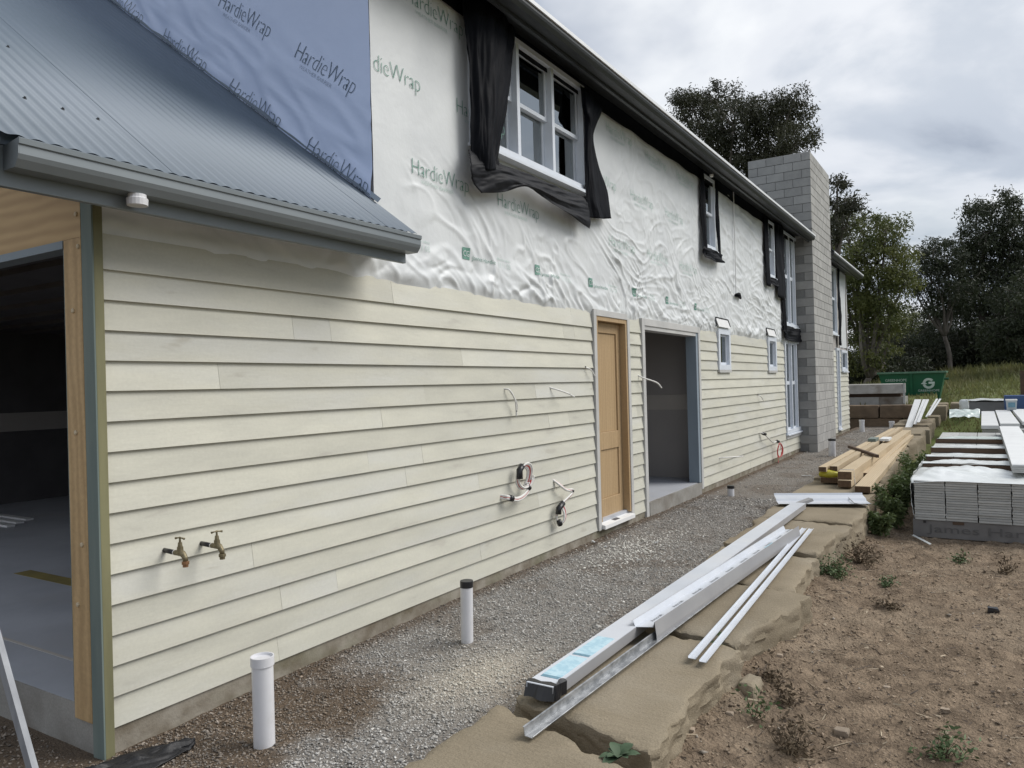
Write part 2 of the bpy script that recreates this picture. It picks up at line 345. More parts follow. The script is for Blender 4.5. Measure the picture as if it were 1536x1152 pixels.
def gz(x, y):
    x = np.asarray(x, float); y = np.asarray(y, float)
    return -.098 - .035*sstep(5.5, 2.0, y) + .010*fbm(x*1.6, y*1.6, 3, 41) + .012*sstep(.35, .0, x)*sstep(2.0, 3.0, y)
px_ = np.concatenate([np.arange(-10, -.03, .12), np.arange(-.03, 1.75, .045)]); py_ = np.concatenate([np.arange(-3, 1.5, .15), np.arange(1.5, 10, .045), np.arange(10, 28.9, .15)])
X, Y = np.meshgrid(px_, py_); Z = gz(X, Y) + .006*fbm(X*14, Y*14, 2, 43); n, m_ = X.shape; idx = np.arange(n*m_).reshape(n, m_)
ok = ((X[:-1, :-1] > -.05) | (Y[1:, 1:] < 2.1))
Fq = np.stack([idx[:-1, :-1], idx[:-1, 1:], idx[1:, 1:], idx[1:, :-1]], -1)[ok]
def dirtiness(x, y): return np.clip(1.25*sstep(.92, .6, x+.16*fbm(x*3, y*3, 3, 53))*sstep(3.75, 3.0, y+.3*fbm(x*2, y*2, 2, 55)) + (x < 0) + sstep(.20, .03, x)*.8 + .35*sstep(.1, .5, fbm(x*1.2, y*1.2, 3, 51)) + .2*sstep(5, 9, y), 0, 1)
dt = dirtiness(X, Y)[..., None]; du = np.exp(-(((X-1.05)/.30)**2 + ((Y-3.75)/.45)**2))[..., None]
tintp = (np.ones(3)*(1-dt) + np.array([.50, .385, .28])*dt)*(1-.0*du) + du*np.array([.95, .88, .72])*1.0
kind(npmesh('gravel_path', np.stack([X, Y, Z], -1).reshape(-1, 3), Fq, gravel_m, smooth=True, col=tintp.reshape(-1, 3)), 'structure')

OCT = np.array([(1, 0, 0), (-1, 0, 0), (0, 1, 0), (0, -1, 0), (0, 0, 1), (0, 0, -1)], float)
OF = np.array([(0, 2, 4), (2, 1, 4), (1, 3, 4), (3, 0, 4), (2, 0, 5), (1, 2, 5), (3, 1, 5), (0, 3, 5)])
def chips(name, P, size, cols, m):
    k = len(P); V = np.repeat(OCT[None], k, 0)*rng.uniform(.55, 1.1, (k, 6, 1)) + rng.normal(0, .22, (k, 6, 3))
    a = rng.uniform(0, 6.28, k); V = V*np.stack([rng.uniform(.8, 1.4, k), rng.uniform(.6, 1.0, k), rng.uniform(.4, .8, k)], -1)[:, None]
    ca, sa = np.cos(a)[:, None], np.sin(a)[:, None]
    V = np.stack([V[..., 0]*ca - V[..., 1]*sa, V[..., 0]*sa + V[..., 1]*ca, V[..., 2]], -1)*size[:, None, None] + P[:, None]
    Fc = (OF[None] + 6*np.arange(k)[:, None, None]).reshape(-1, 3)
    return npmesh(name, V.reshape(-1, 3), Fc, m, col=np.repeat(cols, 6, 0))
k = 70000
yy = 1.2 + 10*rng.random(k)**1.45; xx = rng.uniform(.0, 1.68, k)
k2 = 5000; yy = np.concatenate([yy, rng.uniform(.9, 2.0, k2)]); xx = np.concatenate([xx, rng.uniform(-2.6, .0, k2)])
k3 = 9000; yy = np.concatenate([yy, rng.uniform(9, 27, k3)]); xx = np.concatenate([xx, rng.uniform(.05, 1.5, k3)]); k = len(yy)
sz = rng.uniform(.0035, .0110, k)*np.where(rng.random(k) < .04, 1.7, 1)*(1+.03*np.maximum(yy-4, 0))
dirt = dirtiness(xx, yy)*rng.uniform(.6, 1, k)
v = rng.uniform(.20, .56, k)*np.where(rng.random(k) < .06, 1.5, 1)
cols = np.stack([v, v*.97, v*.915], -1); bro = np.stack([v*.44, v*.335, v*.24], -1)
cols = cols*(1-dirt[:, None]) + bro*dirt[:, None]
deb = ((np.exp(-(((xx-.55)/.30)**2 + ((yy-7.3)/.8)**2)) > rng.random(k)*2.2) | (rng.random(k) < .004)) & (yy > 4); cols = np.where(deb[:, None], np.array([.62, .60, .55]), cols); sz = np.where(deb, sz*rng.uniform(.8, 1.9, k), sz)
dust = np.exp(-(((xx-1.05)/.28)**2 + ((yy-3.75)/.5)**2))*(.4+.6*rng.random(k)); cols = cols*(1-dust[:, None]) + np.array([.66, .62, .52])*dust[:, None]
kind(chips('gravel', np.stack([xx, yy, gz(xx, yy)+sz*.25], -1), sz, cols, chips_m), 'stuff')
k = 42000
yy = 1.8 + 11*rng.random(k)**1.5; xx = 2.15 + 4.2*rng.random(k)
sz = .003 + .011*rng.random(k)**2.5 + (rng.random(k) < .02)*rng.uniform(.006, .018, k)
v = rng.uniform(.55, 1.35, k)[:, None]; cols = np.array([.29, .222, .158])*v; pale = (rng.random(k) < .05)[:, None]; cols = np.where(pale, np.array([.40, .35, .29])*v*.9, cols)
kind(chips('soil_clods', np.stack([xx, yy, gh(xx, yy)+(.032*np.abs(fbm(xx*4.5, yy*4.5, 4, 21))+.012*fbm(xx*17, yy*17, 3, 23))*sstep(12.5, 10.5, yy)+.002], -1), sz, cols, chips_m), 'stuff')

k = 2600; yy = 2.0 + 9*rng.random(k)**1.4; xx = 2.2 + 3.4*rng.random(k)**1.5; zz_ = gh(xx, yy) + .032*np.abs(fbm(xx*4.5, yy*4.5, 4, 21)) + .012*fbm(xx*17, yy*17, 3, 23) + .006
a = rng.uniform(0, 6.28, k); l_ = rng.uniform(.012, .07, k)*np.where(rng.random(k) < .08, 2.5, 1); w_ = rng.uniform(.0012, .004, k)*np.where(l_ < .03, 2.5, 1); d = np.stack([np.cos(a), np.sin(a), rng.normal(0, .12, k)], -1)*l_[:, None]; sd = np.stack([-np.sin(a), np.cos(a), rng.normal(.4, .3, k)], -1)*w_[:, None]; c = np.stack([xx, yy, zz_], -1)
V = np.stack([c-d/2-sd, c+d/2-sd, c+d/2+sd, c-d/2+sd], 1).reshape(-1, 3); tn = np.where((rng.random(k) < .35)[:, None], np.array([.34, .28, .20]), np.array([.075, .055, .04]))*rng.uniform(.6, 1.3, (k, 1))
kind(npmesh('soil_litter', V, np.arange(4*k).reshape(-1, 4), chips_m, col=np.repeat(tn, 4, 0)), 'stuff')

# ================================================================== HOUSE
house = tag(empty('house', (0, 2.0, -.1)), 'two storey house under construction, cream weatherboards below crinkled white wrap', 'house')
H = house
# --- slab and linings
b = MB(); b.box(-8.6, -.03, 2.05, 26.4, -.5, .095); slab = b.build('slab', slab_m, H)
b = MB(); b.box(-.0295, -.012, 2.09, 19.0, -.5, -.002); b.box(-.0295, -.012, 21.3, 26.4, -.5, -.002); b.build('slab_edge', moss_m, H)
b = MB(); b.box(-8.6, -.061, 2.046, 2.0495, -.5, .094); b.build('slab_front_edge', conc_m, H)
b = MB(); b.box(-.15, .012, 9.1, 11.2, -.3, .088); b.build('door_step', conc_m, H)
HOLES = [(7.66, 8.50, 0, 2.37), (9.10, 11.2, 0, 2.37), (12.3, 12.88, 1.83, 2.42), (15.68, 16.29, 1.83, 2.42), (17.2, 18.95, .45, 2.45),
         (5.33, 7.42, 3.74, 4.84), (11.68, 12.23, 3.75, 4.86), (15.86, 16.37, 3.75, 4.86), (17.27, 18.97, 2.83, 4.87),
         (24.1, 24.6, .3, 2.5), (25.0, 26.1, 1.85, 2.45), (21.6, 24.3, 2.9, 4.85)]
def holes_boxes(b, x0, x1, y0, y1, z0, z1, holes):
    ys = sorted({y0, y1, *[h[i] for h in holes for i in (0, 1) if y0 < h[i] < y1]})
    for ya, yb in zip(ys, ys[1:]):
        hs = sorted((h[2], h[3]) for h in holes if h[0] < (ya+yb)/2 < h[1]); z = z0
        for a, c in hs:
            if a > z: b.box(x0, x1, ya, yb, z, min(a, z1))
            z = max(z, c)
        if z < z1: b.box(x0, x1, ya, yb, z, z1)
b = MB(); b.box(-.14, -.045, 2.09, 4.12, .0951, 2.6); b.build('garage_stud_wall', plast_m, H)
b = MB(); holes_boxes(b, -.14, -.045, 4.1201, 26.4, .0951, 4.95, HOLES); b.build('stud_wall', plast_m, H)
# garage interior and side rooms
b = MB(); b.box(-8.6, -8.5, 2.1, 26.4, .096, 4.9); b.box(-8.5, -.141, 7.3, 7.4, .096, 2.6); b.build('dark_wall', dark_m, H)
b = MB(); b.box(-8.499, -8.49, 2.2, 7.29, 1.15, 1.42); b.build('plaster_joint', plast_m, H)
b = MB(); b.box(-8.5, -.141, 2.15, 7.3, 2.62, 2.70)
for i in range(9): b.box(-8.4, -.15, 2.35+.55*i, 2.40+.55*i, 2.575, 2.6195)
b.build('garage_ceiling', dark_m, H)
b = MB(); b.box(-5, -.141, 11.62, 11.72, .096, 2.6); b.box(-5, -4.9, 7.41, 11.6, .096, 2.6); b.build('inner_wall', plast_m, H)
b = MB(); b.box(-4.8, -.2, 11.612, 11.6195, 1.18, 1.42); b.build('plaster_joint', plast2_m, H)
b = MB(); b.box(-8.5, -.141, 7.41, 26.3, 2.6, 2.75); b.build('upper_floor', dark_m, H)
b = MB(); b.box(-8.5, -.01, 26.3, 26.4, .096, 4.9); b.build('end_wall', plast_m, H)
b = MB(); b.box(-8.5, -.05, 4.125, 4.2, 2.75, 4.9); b.build('gable_lining', plast_m, H)
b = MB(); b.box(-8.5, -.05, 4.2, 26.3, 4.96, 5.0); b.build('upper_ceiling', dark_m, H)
MB().box(-7.5, -.3, 2.36, 2.385, .0952, .0965).build('floor_joint', plast2_m, H); MB().box(-3.6, -2.3, 3.30, 3.44, .0952, .0968).build('floor_stain', mat('yellow_stain', (.30, .24, .08), (.22, .18, .07), scale=5, rough=.7), H)
# --- weatherboards: lapped boards, each its own piece
def wboard(y0, y1, k, top=None):
    zt = .15*k + .18
    if top: zt = top
    j = .0012*random.uniform(-1, 1)
    MB().prism([(j, .15*k), (j-.019, .15*k), (-.038, zt), (-.0245, zt)], 'y', y0, y1).build('weatherboard', board_m, H)
def run(y0, y1, k, joints):
    js = [y0] + sorted(q for q in joints if y0+.1 < q < y1-.1) + [y1]
    for a, c in zip(js, js[1:]): wboard(a+(.0009 if a > y0 else 0), c-(.0009 if c < y1 else 0), k)
JM = {0: [3.12], 1: [5.3], 2: [3.15, 3.62], 3: [6.3], 4: [2.95, 6.95], 5: [5.3], 6: [4.35], 7: [3.95, 4.55], 8: [6.55, 6.98], 9: [4.1], 10: [4.6, 6.3], 11: [2.75], 12: [5.1], 13: [3.3, 3.62], 14: [6.9, 7.15], 15: [4.25, 7.1]}
for k in range(16):
    run(2.09, 7.575, k, JM[k])
    run(8.587, 8.985, k, [8.8] if k % 5 == 3 else [])
    if k < 12:
        run(11.305, 17.125, k, [[14.1], [12.7], [15.3], [], [13.4], [16.0], [12.2], [14.9]][k % 8])
    else:
        run(11.305, 12.235, k, []); run(12.945, 15.615, k, [13.9] if k == 14 else []); run(16.355, 17.125, k, [])
    if k < 2: run(17.126, 19.02, k, [])
    if k < 12: run(21.25, 24.05, k, []); run(24.62, 26.4, k, [])
    else: run(21.25, 24.05, k, []); run(24.62, 24.96, k, []); run(26.16, 26.4, k, [])
# --- corner timbers and garage front
b = MB(); b.box(-.072, .022, 2.030, 2.0395, -.155, 2.60); b.build('corner_board', gtreat_m, H, bevel=.002)
b = MB(); b.box(-.060, .020, 2.040, 2.086, -.155, 2.60); b.build('corner_post', ytreat_m, H, bevel=.002)
b = MB(); b.box(-.228, -.0725, 2.028, 2.073, .03, 2.405); b.build('door_post', pine_m, H, bevel=.003)
b = MB(); b.box(-.235, -.2285, 2.030, 2.2, .1, 2.40); b.build('post_edge', gtreat_m, H)
b = MB(); b.box(-7.8, -.0725, 2.029, 2.075, 2.4055, 2.92); b.build('header_beam', ply_m, H)
b = MB(); b.box(-7.8, -.229, 2.024, 2.12, 2.365, 2.405); b.build('header_flashing', bjamb_m, H)
b = MB(); b.box(-8.6, -7.8, 2.03, 2.1, .1, 2.92); b.build('garage_pier', ply_m, H)
b = MB(); b.prism([(-8.7, 2.921), (-.25, 2.921), (-4.4, 5.7)], 'y', 2.05, 2.12); b.build('garage_gable', ply_m, H)
for (x, z) in [(-.105, 2.52), (-.09, 2.36), (-.15, 2.05), (-.15, 1.45), (-.17, .60), (-.12, .9)]:
    b = MB(); b.lathe([(.012, 0), (.012, .006), (.006, .009)], 8); b.v = [(x+p[0], 2.0278-p[2]-(-.001 if z > 2.41 else 0), z+p[1]) for p in b.v]; b.build('nail_plug', mat_plug, H)
# --- main wrap with folds
def wraph(y, z):
    y0_, z0_ = y, z; y = y0_ + .22*perlin(y0_*.8, z0_*.9, 201); z = z0_ + .22*perlin(y0_*.8, z0_*.9, 203); u = (y*.80 - z*.60); t = (y*.60 + z*.80)
    low = sstep(3.55, 2.95, z)*sstep(4.15, 4.6, y)*(1-.35*sstep(9, 11, y))
    def ridge(a_, b_, thr, sd): return np.clip((1-np.abs(perlin(a_, b_, sd))-thr)/(1-thr), 0, 1)**1.1
    wob = perlin(y*1.3, z*1.3, 5); m1 = np.clip(.45+1.1*perlin(y*1.2, z*1.4, 89), 0, 1); m2 = np.clip(.3+1.2*perlin(y*1.9+5, z*2.1, 90), 0, 1)
    h = low*(.024*ridge(u*.9+wob, t*4.6, .72, 61)*(.25+.75*m1) + .016*ridge(u*1.7+wob, t*8.5+1.2*wob, .78, 63)*m2 + .006*ridge(y*5+1.5*wob, z*4+y*2, .85, 213)*m1)
    arc = np.sqrt((y-9.1)**2 + ((z-4.9)*1.5)**2)
    h = h + sstep(7.4, 8.2, y)*sstep(12, 10.5, y)*sstep(4.0, 3.4, z)*.018*ridge(arc*3.6+.8*wob, (y+z)*.7, .74, 65)*(.3+.7*m2)
    pil = sstep(7.6, 8.8, y); h += pil*(.016*np.abs(perlin(y*2.4, z*2.9, 71)) + .006*ridge(y*3+1.5*wob, z*5, .8, 217))
    y, z = y0_, z0_
    rt = sstep(12.2, 12.8, y); h += rt*(.018*ridge(y*.8+z*.7+.5*wob, z*4.6+y*.5, .72, 75)*(.3+.7*m1) + .012*np.abs(perlin(y*1.3, z*1.6, 85)))
    bot = sstep(2.80, 2.52, z); h += bot*(.045*np.abs(perlin(y*2.2+perlin(y*2,z*4,97), z*2.2+y, 77)) + .02*np.clip(1-np.abs(perlin(y*4+z*4, z*4-y, 99))-.7, 0, 1)*2)
    h += .0022*fbm(y*6, z*6, 3, 79)*(.4+.6*sstep(5, 7, y)) + .004*fbm(y*1.8, z*1.8, 2, 81)
    return h*sstep(2.36, 2.50, z)
WY = np.concatenate([np.arange(2.092, 4.1, .03), np.arange(4.1, 12, .013), np.arange(12, 17.16, .02)]); WZ = np.concatenate([np.arange(2.34, 3.7, .013), np.arange(3.7, 4.99, .02)])
Yg, Zg = np.meshgrid(WY, WZ); Hx = -.030 + wraph(Yg, Zg)
n, m_ = Yg.shape; idx = np.arange(n*m_).reshape(n, m_); cy = (Yg[:-1, :-1]+Yg[1:, 1:])/2; cz = (Zg[:-1, :-1]+Zg[1:, 1:])/2
ok = ((cy > 4.095) & (cz < 4.84)) | (cz < 2.605)
for h in HOLES + [(7.6, 8.58, 0, 2.43), (9.0, 11.28, 0, 2.43)]: ok &= ~((cy > h[0]) & (cy < h[1]) & (cz > h[2]) & (cz < h[3]))
Fq = np.stack([idx[:-1, :-1], idx[:-1, 1:], idx[1:, 1:], idx[1:, :-1]], -1)[ok]
npmesh('house_wrap', np.stack([Hx, Yg, Zg], -1).reshape(-1, 3), Fq, wrap_m, H, smooth=True)
b = MB(); b.grid([[(-.028+.01*math.sin(y*9+z*2), y, z) for y in np.linspace(24.95, 26.55, 24)] for z in np.linspace(2.55, 4.9, 12)]); b.build('house_wrap', wrap_m, H, smooth=True)
YS = np.linspace(4.10, 18.6, 160)
MB().grid([[(-.016+.014*t+.004*math.sin(y*3.1+t), y, 4.965-(4.965-4.76-.025*float(perlin(y*1.7, .3, 88)))*t) for y in YS] for t in (0, .5, 1)]).build('eave_shade_band', cloth_m, H, smooth=True)  # black band added in place of the deep shade under the eave
# gable wrap, tinted blue for skylight, with soft creases along the roof
def bwraph(x, z):
    d = (z - (2.96 - .738*x))              # height above the roof line
    cr = 1-np.abs(perlin((x-z)*1.0, (x+z)*5.5, 91)); h = .020*np.clip(cr-.6, 0, 1)*2*sstep(1.1, .1, d)
    return h + .012*sstep(.25, .05, d)*(1+perlin(x*3, z*3, 93)) + .004*fbm(x*1.5, z*1.5, 3, 95)
bx_ = np.linspace(-8.5, -.024, 244); bz_ = np.linspace(0, 1, 60)
Xg, T = np.meshgrid(bx_, bz_); zb = 2.90 - .738*Xg; zb = np.maximum(2.9, np.minimum(zb, 2.9+.738*(Xg+8.9))); zt = 5.0 + .738*np.minimum(-Xg, 8.6+Xg)
Zg = zb + (zt-zb)*T; Yg = 4.088 - bwraph(Xg, Zg)
n, m_ = Xg.shape; idx = np.arange(n*m_).reshape(n, m_); Fq = np.stack([idx[:-1, :-1], idx[:-1, 1:], idx[1:, 1:], idx[1:, :-1]], -1).reshape(-1, 4)
npmesh('gable_wrap', np.stack([Xg, Yg, Zg], -1).reshape(-1, 3), Fq, skywrap_m, H, smooth=True)
# lettering printed on the wrap
def textmesh(body, size, thin=0, space=1.0):
    cu = bpy.data.curves.new('lettering', 'FONT'); cu.body = body; cu.size = size; cu.offset = thin; cu.space_character = space; cu.resolution_u = 3
    o = bpy.data.objects.new('lettering', cu); C.objects.link(o); dg = bpy.context.evaluated_depsgraph_get()
    me = bpy.data.meshes.new_from_object(o.evaluated_get(dg)); bpy.data.objects.remove(o); bpy.data.curves.remove(cu)
    bm = bmesh.new(); bm.from_mesh(me); bmesh.ops.triangulate(bm, faces=bm.faces[:])
    for _ in range(3):
        es = [e for e in bm.edges if e.calc_length() > size*.16]
        if es: bmesh.ops.subdivide_edges(bm, edges=es, cuts=1); bmesh.ops.triangulate(bm, faces=bm.faces[:])
    V = np.array([v.co[:2] for v in bm.verts]); Fc = np.array([[v.index for v in f.verts] for f in bm.faces]); bm.free(); bpy.data.meshes.remove(me)
    return V, Fc
_tc = {}
def T_(body, size, thin=0, space=1.0, width=None):
    key = (body, size, thin, space, width)
    if key not in _tc:
        V, Fc = textmesh(body, size, thin, space)
        if width: V = V*np.array([width/V[:, 0].max(), 1])
        _tc[key] = (V, Fc)
    return _tc[key]
def wall_text(body, size, y, z, m, thin=0, width=None, off=.006):
    V, Fc = T_(body, size, thin, .95, width); yy = y+V[:, 0]; zz = z+V[:, 1]
    npmesh('lettering', np.stack([-.030+wraph(yy, zz)+off, yy, zz], -1), Fc, m, H)
def gable_text(body, size, x, z, ang, m, thin=0, width=None):
    V, Fc = T_(body, size, thin, .95, width); ca, sa = math.cos(ang), math.sin(ang)
    xx = x+V[:, 0]*ca-V[:, 1]*sa; zz = z+V[:, 0]*sa+V[:, 1]*ca
    npmesh('lettering', np.stack([xx, 4.088-bwraph(xx, zz)-.004, zz], -1), Fc, m, H)
HW = 'HardieWrap'
for (y, z) in [(4.52, 3.27), (4.50, 4.59), (5.13, 3.92), (5.72, 3.25)]:
    wall_text(HW, .185, y, z, gprint_m, -.0042, .76); wall_text('WEATHER BARRIER', .045, y+.12, z-.055, gprint2_m, -.0008, .42)
wall_text('dieWrap', .185, 4.12, 3.93, gprint_m, -.0042, .54)
for (y, z) in [(8.12, 4.58), (9.33, 4.55), (8.80, 3.92), (8.12, 3.24), (10.5, 4.55), (10.0, 3.92), (9.30, 3.25), (7.62, 3.92), (10.55, 3.25)]:
    wall_text(HW, .185, y, z, gprint2_m, -.0042, .76); wall_text('WEATHER BARRIER', .045, y+.12, z-.055, gprint2_m, -.0008, .42)
for y in (3.98, 5.17, 6.37, 7.56, 8.76, 9.95, 11.15):
    if y > 4:
        b = MB(); b.grid([[(-.030+float(wraph(yy, zz))+.004, yy, zz) for yy in np.linspace(y, y+.10, 5)] for zz in np.linspace(2.70, 2.80, 5)]); b.build('logo_square', gprint_m, H)
        wall_text('CG', .07, y+.006, 2.725, wrap_m, 0, .085, .007)
        wall_text('James Hardie', .055, y+.13, 2.705, gprint_m, -.0005, .34)
    wall_text('Phone for advice', .035, y+.52, 2.755, gprint2_m, -.0003, .23)
    wall_text('13 11 03', .07, y+.52, 2.69, gprint2_m, -.0015, .22)
ga = -R(35.5)
for k in range(5):
    gable_text(HW, .185, -.80-.885*k, 4.20+.652*k, ga, bprint_m, -.0042, .74); gable_text('WEATHER BARRIER', .045, -.80-.885*k+.06, 4.20+.652*k-.10, ga, bprint_m, -.0012, .40)
for k in range(6): gable_text(HW, .185, -.68-.885*k, 3.47+.652*k-.02, ga, bprint_m, -.0045, .74)
# --- timber door
b = MB(); b.box(-.045, .016, 7.585, 7.655, -.005, 2.455); b.box(-.045, .016, 8.515, 8.585, -.005, 2.40); b.box(-.045, .016, 7.656, 8.514, 2.385, 2.455); b.build('door_trim', trim_m, H, bevel=.002)
b = MB(); b.box(-.13, .006, 7.6555, 7.70, .075, 2.384); b.box(-.13, .006, 8.47, 8.5145, .075, 2.384); b.box(-.13, .006, 7.7005, 8.4695, 2.335, 2.384); b.build('door_frame', door_m, H, bevel=.002)
dr = empty('door', (-.09, 7.7, .08), H)
def dbox(y0, y1, z0, z1, nm, x0=-.115, x1=-.075): MB().box(x0, x1, y0, y1, z0, z1).build(nm, door_m, dr, bevel=.004)
dbox(7.705, 7.80, .085, 2.33, 'stile'); dbox(8.37, 8.465, .085, 2.33, 'stile')
dbox(7.8005, 8.3695, .085, .30, 'rail'); dbox(7.8005, 8.3695, .86, 1.06, 'rail'); dbox(7.8005, 8.3695, 2.21, 2.33, 'rail')
dbox(7.8005, 8.3695, .301, .859, 'panel', -.105, -.092); dbox(7.8005, 8.3695, 1.061, 2.209, 'panel', -.105, -.092)
b = MB(); b.prism([(-.12, .02), (.055, .0), (.055, .045), (-.12, .074)], 'y', 7.66, 8.51); b.build('door_sill', white_m, H, bevel=.002)
b = MB(); b.prism([(-.02, .0605), (.03, .0522), (.03, .0527), (-.02, .061)], 'y', 7.98, 8.12); b.build('sill_label', dprint_m, H)
# --- wide doorway
b = MB(); b.box(-.14, .014, 8.987, 9.075, -.1, 2.44); b.box(-.045, .014, 11.215, 11.30, -.01, 2.44); b.box(-.045, .0135, 9.0755, 11.2145, 2.352, 2.44); b.build('opening_trim', trim_m, H, bevel=.002)
b = MB(); b.box(-.16, -.0, 11.13, 11.2145, .096, 2.35); b.build('opening_jamb', bjamb_m, H, bevel=.002)
b = MB(); b.box(-.16, -.0, 9.0755, 11.129, 2.30, 2.351); b.build('opening_head', trim_m, H)
# --- windows
def window(y0, y1, z0, z1, cols, rows, hung=False, sill=True, fw=.05, xo=.018, m=frame_m):
    wn = MB(); wn.box(-.11, xo, y0, y0+fw, z0, z1); wn.box(-.11, xo, y1-fw, y1, z0, z1); wn.box(-.11, xo, y0+fw, y1-fw, z1-fw, z1); wn.box(-.11, xo, y0+fw, y1-fw, z0, z0+fw)
    W = wn.build('window', m, H, bevel=.002)
    cw = (y1-y0-2*fw)/cols
    for c in range(1, cols):
        yc = y0+fw+cw*c; MB().box(-.10, xo-.004, yc-.026, yc+.026, z0+fw, z1-fw).build('mullion', m, W, bevel=.002)
    for c in range(cols):
        a = y0+fw+cw*c+(.027 if c else .001); d = y0+fw+cw*(c+1)-(.027 if c < cols-1 else .001)
        zc = (z0+z1)/2 + (.0 if hung else (z1-z0)*.03)
        for k, (za, zb2, xs) in enumerate(((z0+fw+.001, zc+.02, -.075), (zc-.02, z1-fw-.001, -.035)) if (hung or rows == 2) else ((z0+fw+.001, z1-fw-.001, -.05),)):
            if not hung: xs = -.05
            if rows == 2 and not hung: za, zb2 = (za, zc-.0005) if k == 0 else (zc+.0005, zb2)
            s = .034; q = MB(); q.box(xs-.018, xs+.018, a, a+s, za, zb2); q.box(xs-.018, xs+.018, d-s, d, za, zb2)
            q.box(xs-.018, xs+.018, a+s, d-s, za, za+s*1.2); q.box(xs-.018, xs+.018, a+s, d-s, zb2-s, zb2); q.build('sash', m, W, bevel=.002)
            MB().box(xs-.003, xs+.003, a+s, d-s, za+s*1.2, zb2-s).build('pane', glass_m, W)
    if sill: MB().prism([(-.10, z0-.035), (xo+.035, z0-.045), (xo+.035, z0-.012), (-.10, z0-.0005)], 'y', y0-.02, y1+.02).build('sill', m, W, bevel=.002)
    return W
window(5.32, 7.44, 3.72, 4.86, 3, 2, True, xo=.045)
window(11.66, 12.25, 3.73, 4.88, 1, 2, True)
window(15.84, 16.39, 3.73, 4.88, 1, 2, True)
window(17.25, 18.99, 2.81, 4.89, 3, 2)
window(12.25, 12.93, 1.80, 2.475, 1, 1, sill=False, fw=.085); window(15.63, 16.34, 1.80, 2.485, 1, 1, sill=False, fw=.085)
window(17.14, 19.0, .42, 2.51, 3, 2, fw=.08)
window(25.0, 26.12, 1.82, 2.47, 1, 1, fw=.08); window(24.08, 24.6, .1, 2.5, 1, 2, fw=.07); window(21.5, 24.3, 2.9, 4.88, 3, 2)
for (a, c) in ((12.24, 12.94), (15.62, 16.35)):
    b = MB(); b.box(-.04, .022, a, c, 1.755, 1.799); b.build('window_apron', trim_m, H)
b = MB(); b.box(-.04, .016, 17.126, 19.01, .305, .395); b.build('window_apron', trim_m, H)
# --- roofs
SL = .738
def corr(name, x_eave, z_eave, x_top, y0, sheets, m, sgn=1, par=H, ymax=99):
    for s_ in range(sheets):
        ya = y0+.762*s_; ys = np.linspace(ya, min(ya+.762+.02, ymax), 82); h = .0034*np.cos((ys-y0)/.0762*2*math.pi) + .0015*(s_ % 2)
        P = []
        for t in (0, .5, 1):
            x = x_eave+(x_top-x_eave)*t; z = z_eave + abs(x-x_eave)*SL
            P.append(np.stack([np.full_like(ys, x) + sgn*h*.59, ys, z + h*.8], -1))
        V = np.concatenate(P); k = len(ys); i = np.arange(k-1)
        Fq = np.concatenate([np.stack([i+k*r, i+1+k*r, i+1+k*(r+1), i+k*(r+1)], -1) for r in (0, 1)])
        o = npmesh(name, V, Fq, m, par, smooth=True)
        d = o.modifiers.new('s', 'SOLIDIFY'); d.thickness = .002
corr('roof_sheet', .375, 2.683, -4.4, 1.47, 4, roof_m, ymax=4.075)
corr('roof_sheet', -9.1, 2.70, -4.4, 1.47, 4, roof_m, -1, ymax=4.075)
sm = MB(); sm.lathe([(.0085, 0), (.0085, .003), (.005, .0032), (.005, .009), (.001, .0095)], 8); scr = None
for r_ in range(5):
    for k in range(18):
        x = .25 - .62*r_; y = 1.47 + .0762*((2*k if r_ == 0 else 3*k) + (r_ % 2))
        if y > 4.05: continue
        z = 2.716 + (.33-x)*SL + .0075
        if scr is None: scr = sm.build('roof_screw', screw_m, H); o = scr
        else: o = bpy.data.objects.new('roof_screw', scr.data); C.objects.link(o); o.parent = H
        o.location = Vector((x+.004, y, z))-origin(H); o.rotation_euler = (0, math.atan(SL), 0)
def gutter(y0, y1, xf, zl, m, lipm, w_=.125, h_=.115, nm='gutter'):   # quad gutter with rolled lip, xf = front lip x, zl lip height
    outer = [(xf-w_, zl-.015), (xf-w_, zl-h_), (xf-.035, zl-h_), (xf-.012, zl-h_+.03), (xf-.004, zl-h_+.05), (xf-.004, zl-.03), (xf+.004, zl-.026), (xf+.006, zl-.004), (xf, zl), (xf-.008, zl-.003)]
    inner = [(xf-.012, zl-.03), (xf-.014, zl-h_+.05), (xf-.04, zl-h_+.008), (xf-w_+.006, zl-h_+.008), (xf-w_+.006, zl-.015)]
    g = MB().prism(outer+inner, 'y', y0, y1).build(nm, m, H)
    MB().prism(outer, 'y', y0-.004, y0+.0005).build('end_cap', m, g); MB().prism(outer, 'y', y1-.0005, y1+.004).build('end_cap', m, g)
    if lipm: MB().prism([(xf-.003, zl-.030), (xf+.0105, zl-.029), (xf+.0105, zl+.006), (xf-.003, zl+.007)], 'y', y0, y1).build('gutter_lip', lipm, g)
    return g
gutter(1.53, 4.06, .42, 2.665, gutter_m, None)
b = MB(); b.box(.262, .292, 1.49, 4.05, 2.487, 2.655); b.build('fascia', gutter_m, H, bevel=.003)
b = MB(); b.box(.272, .302, 1.475, 4.06, 2.6555, 2.728); b.build('eave_closure', roof_m, H)
b = MB(); b.box(-.02, .2615, 2.09, 4.05, 2.60, 2.612); b.build('garage_soffit', wrap_m, H)
b = MB(); b.prism([(.30, 2.49), (.36, 2.66), (-4.4, 6.19), (-4.4, 5.95)], 'y', 1.455, 1.488); b.build('barge_board', roof_m, H)
b = MB(); b.grid([[(x, 4.085 - (.035 if j else 0), 2.70+(.36-x)*SL + (.016 if j else .05)) for j in (0, 1)] for x in np.linspace(.05, -4.4, 4)]); b.build('roof_flashing', roof_m, H, solid=.002)
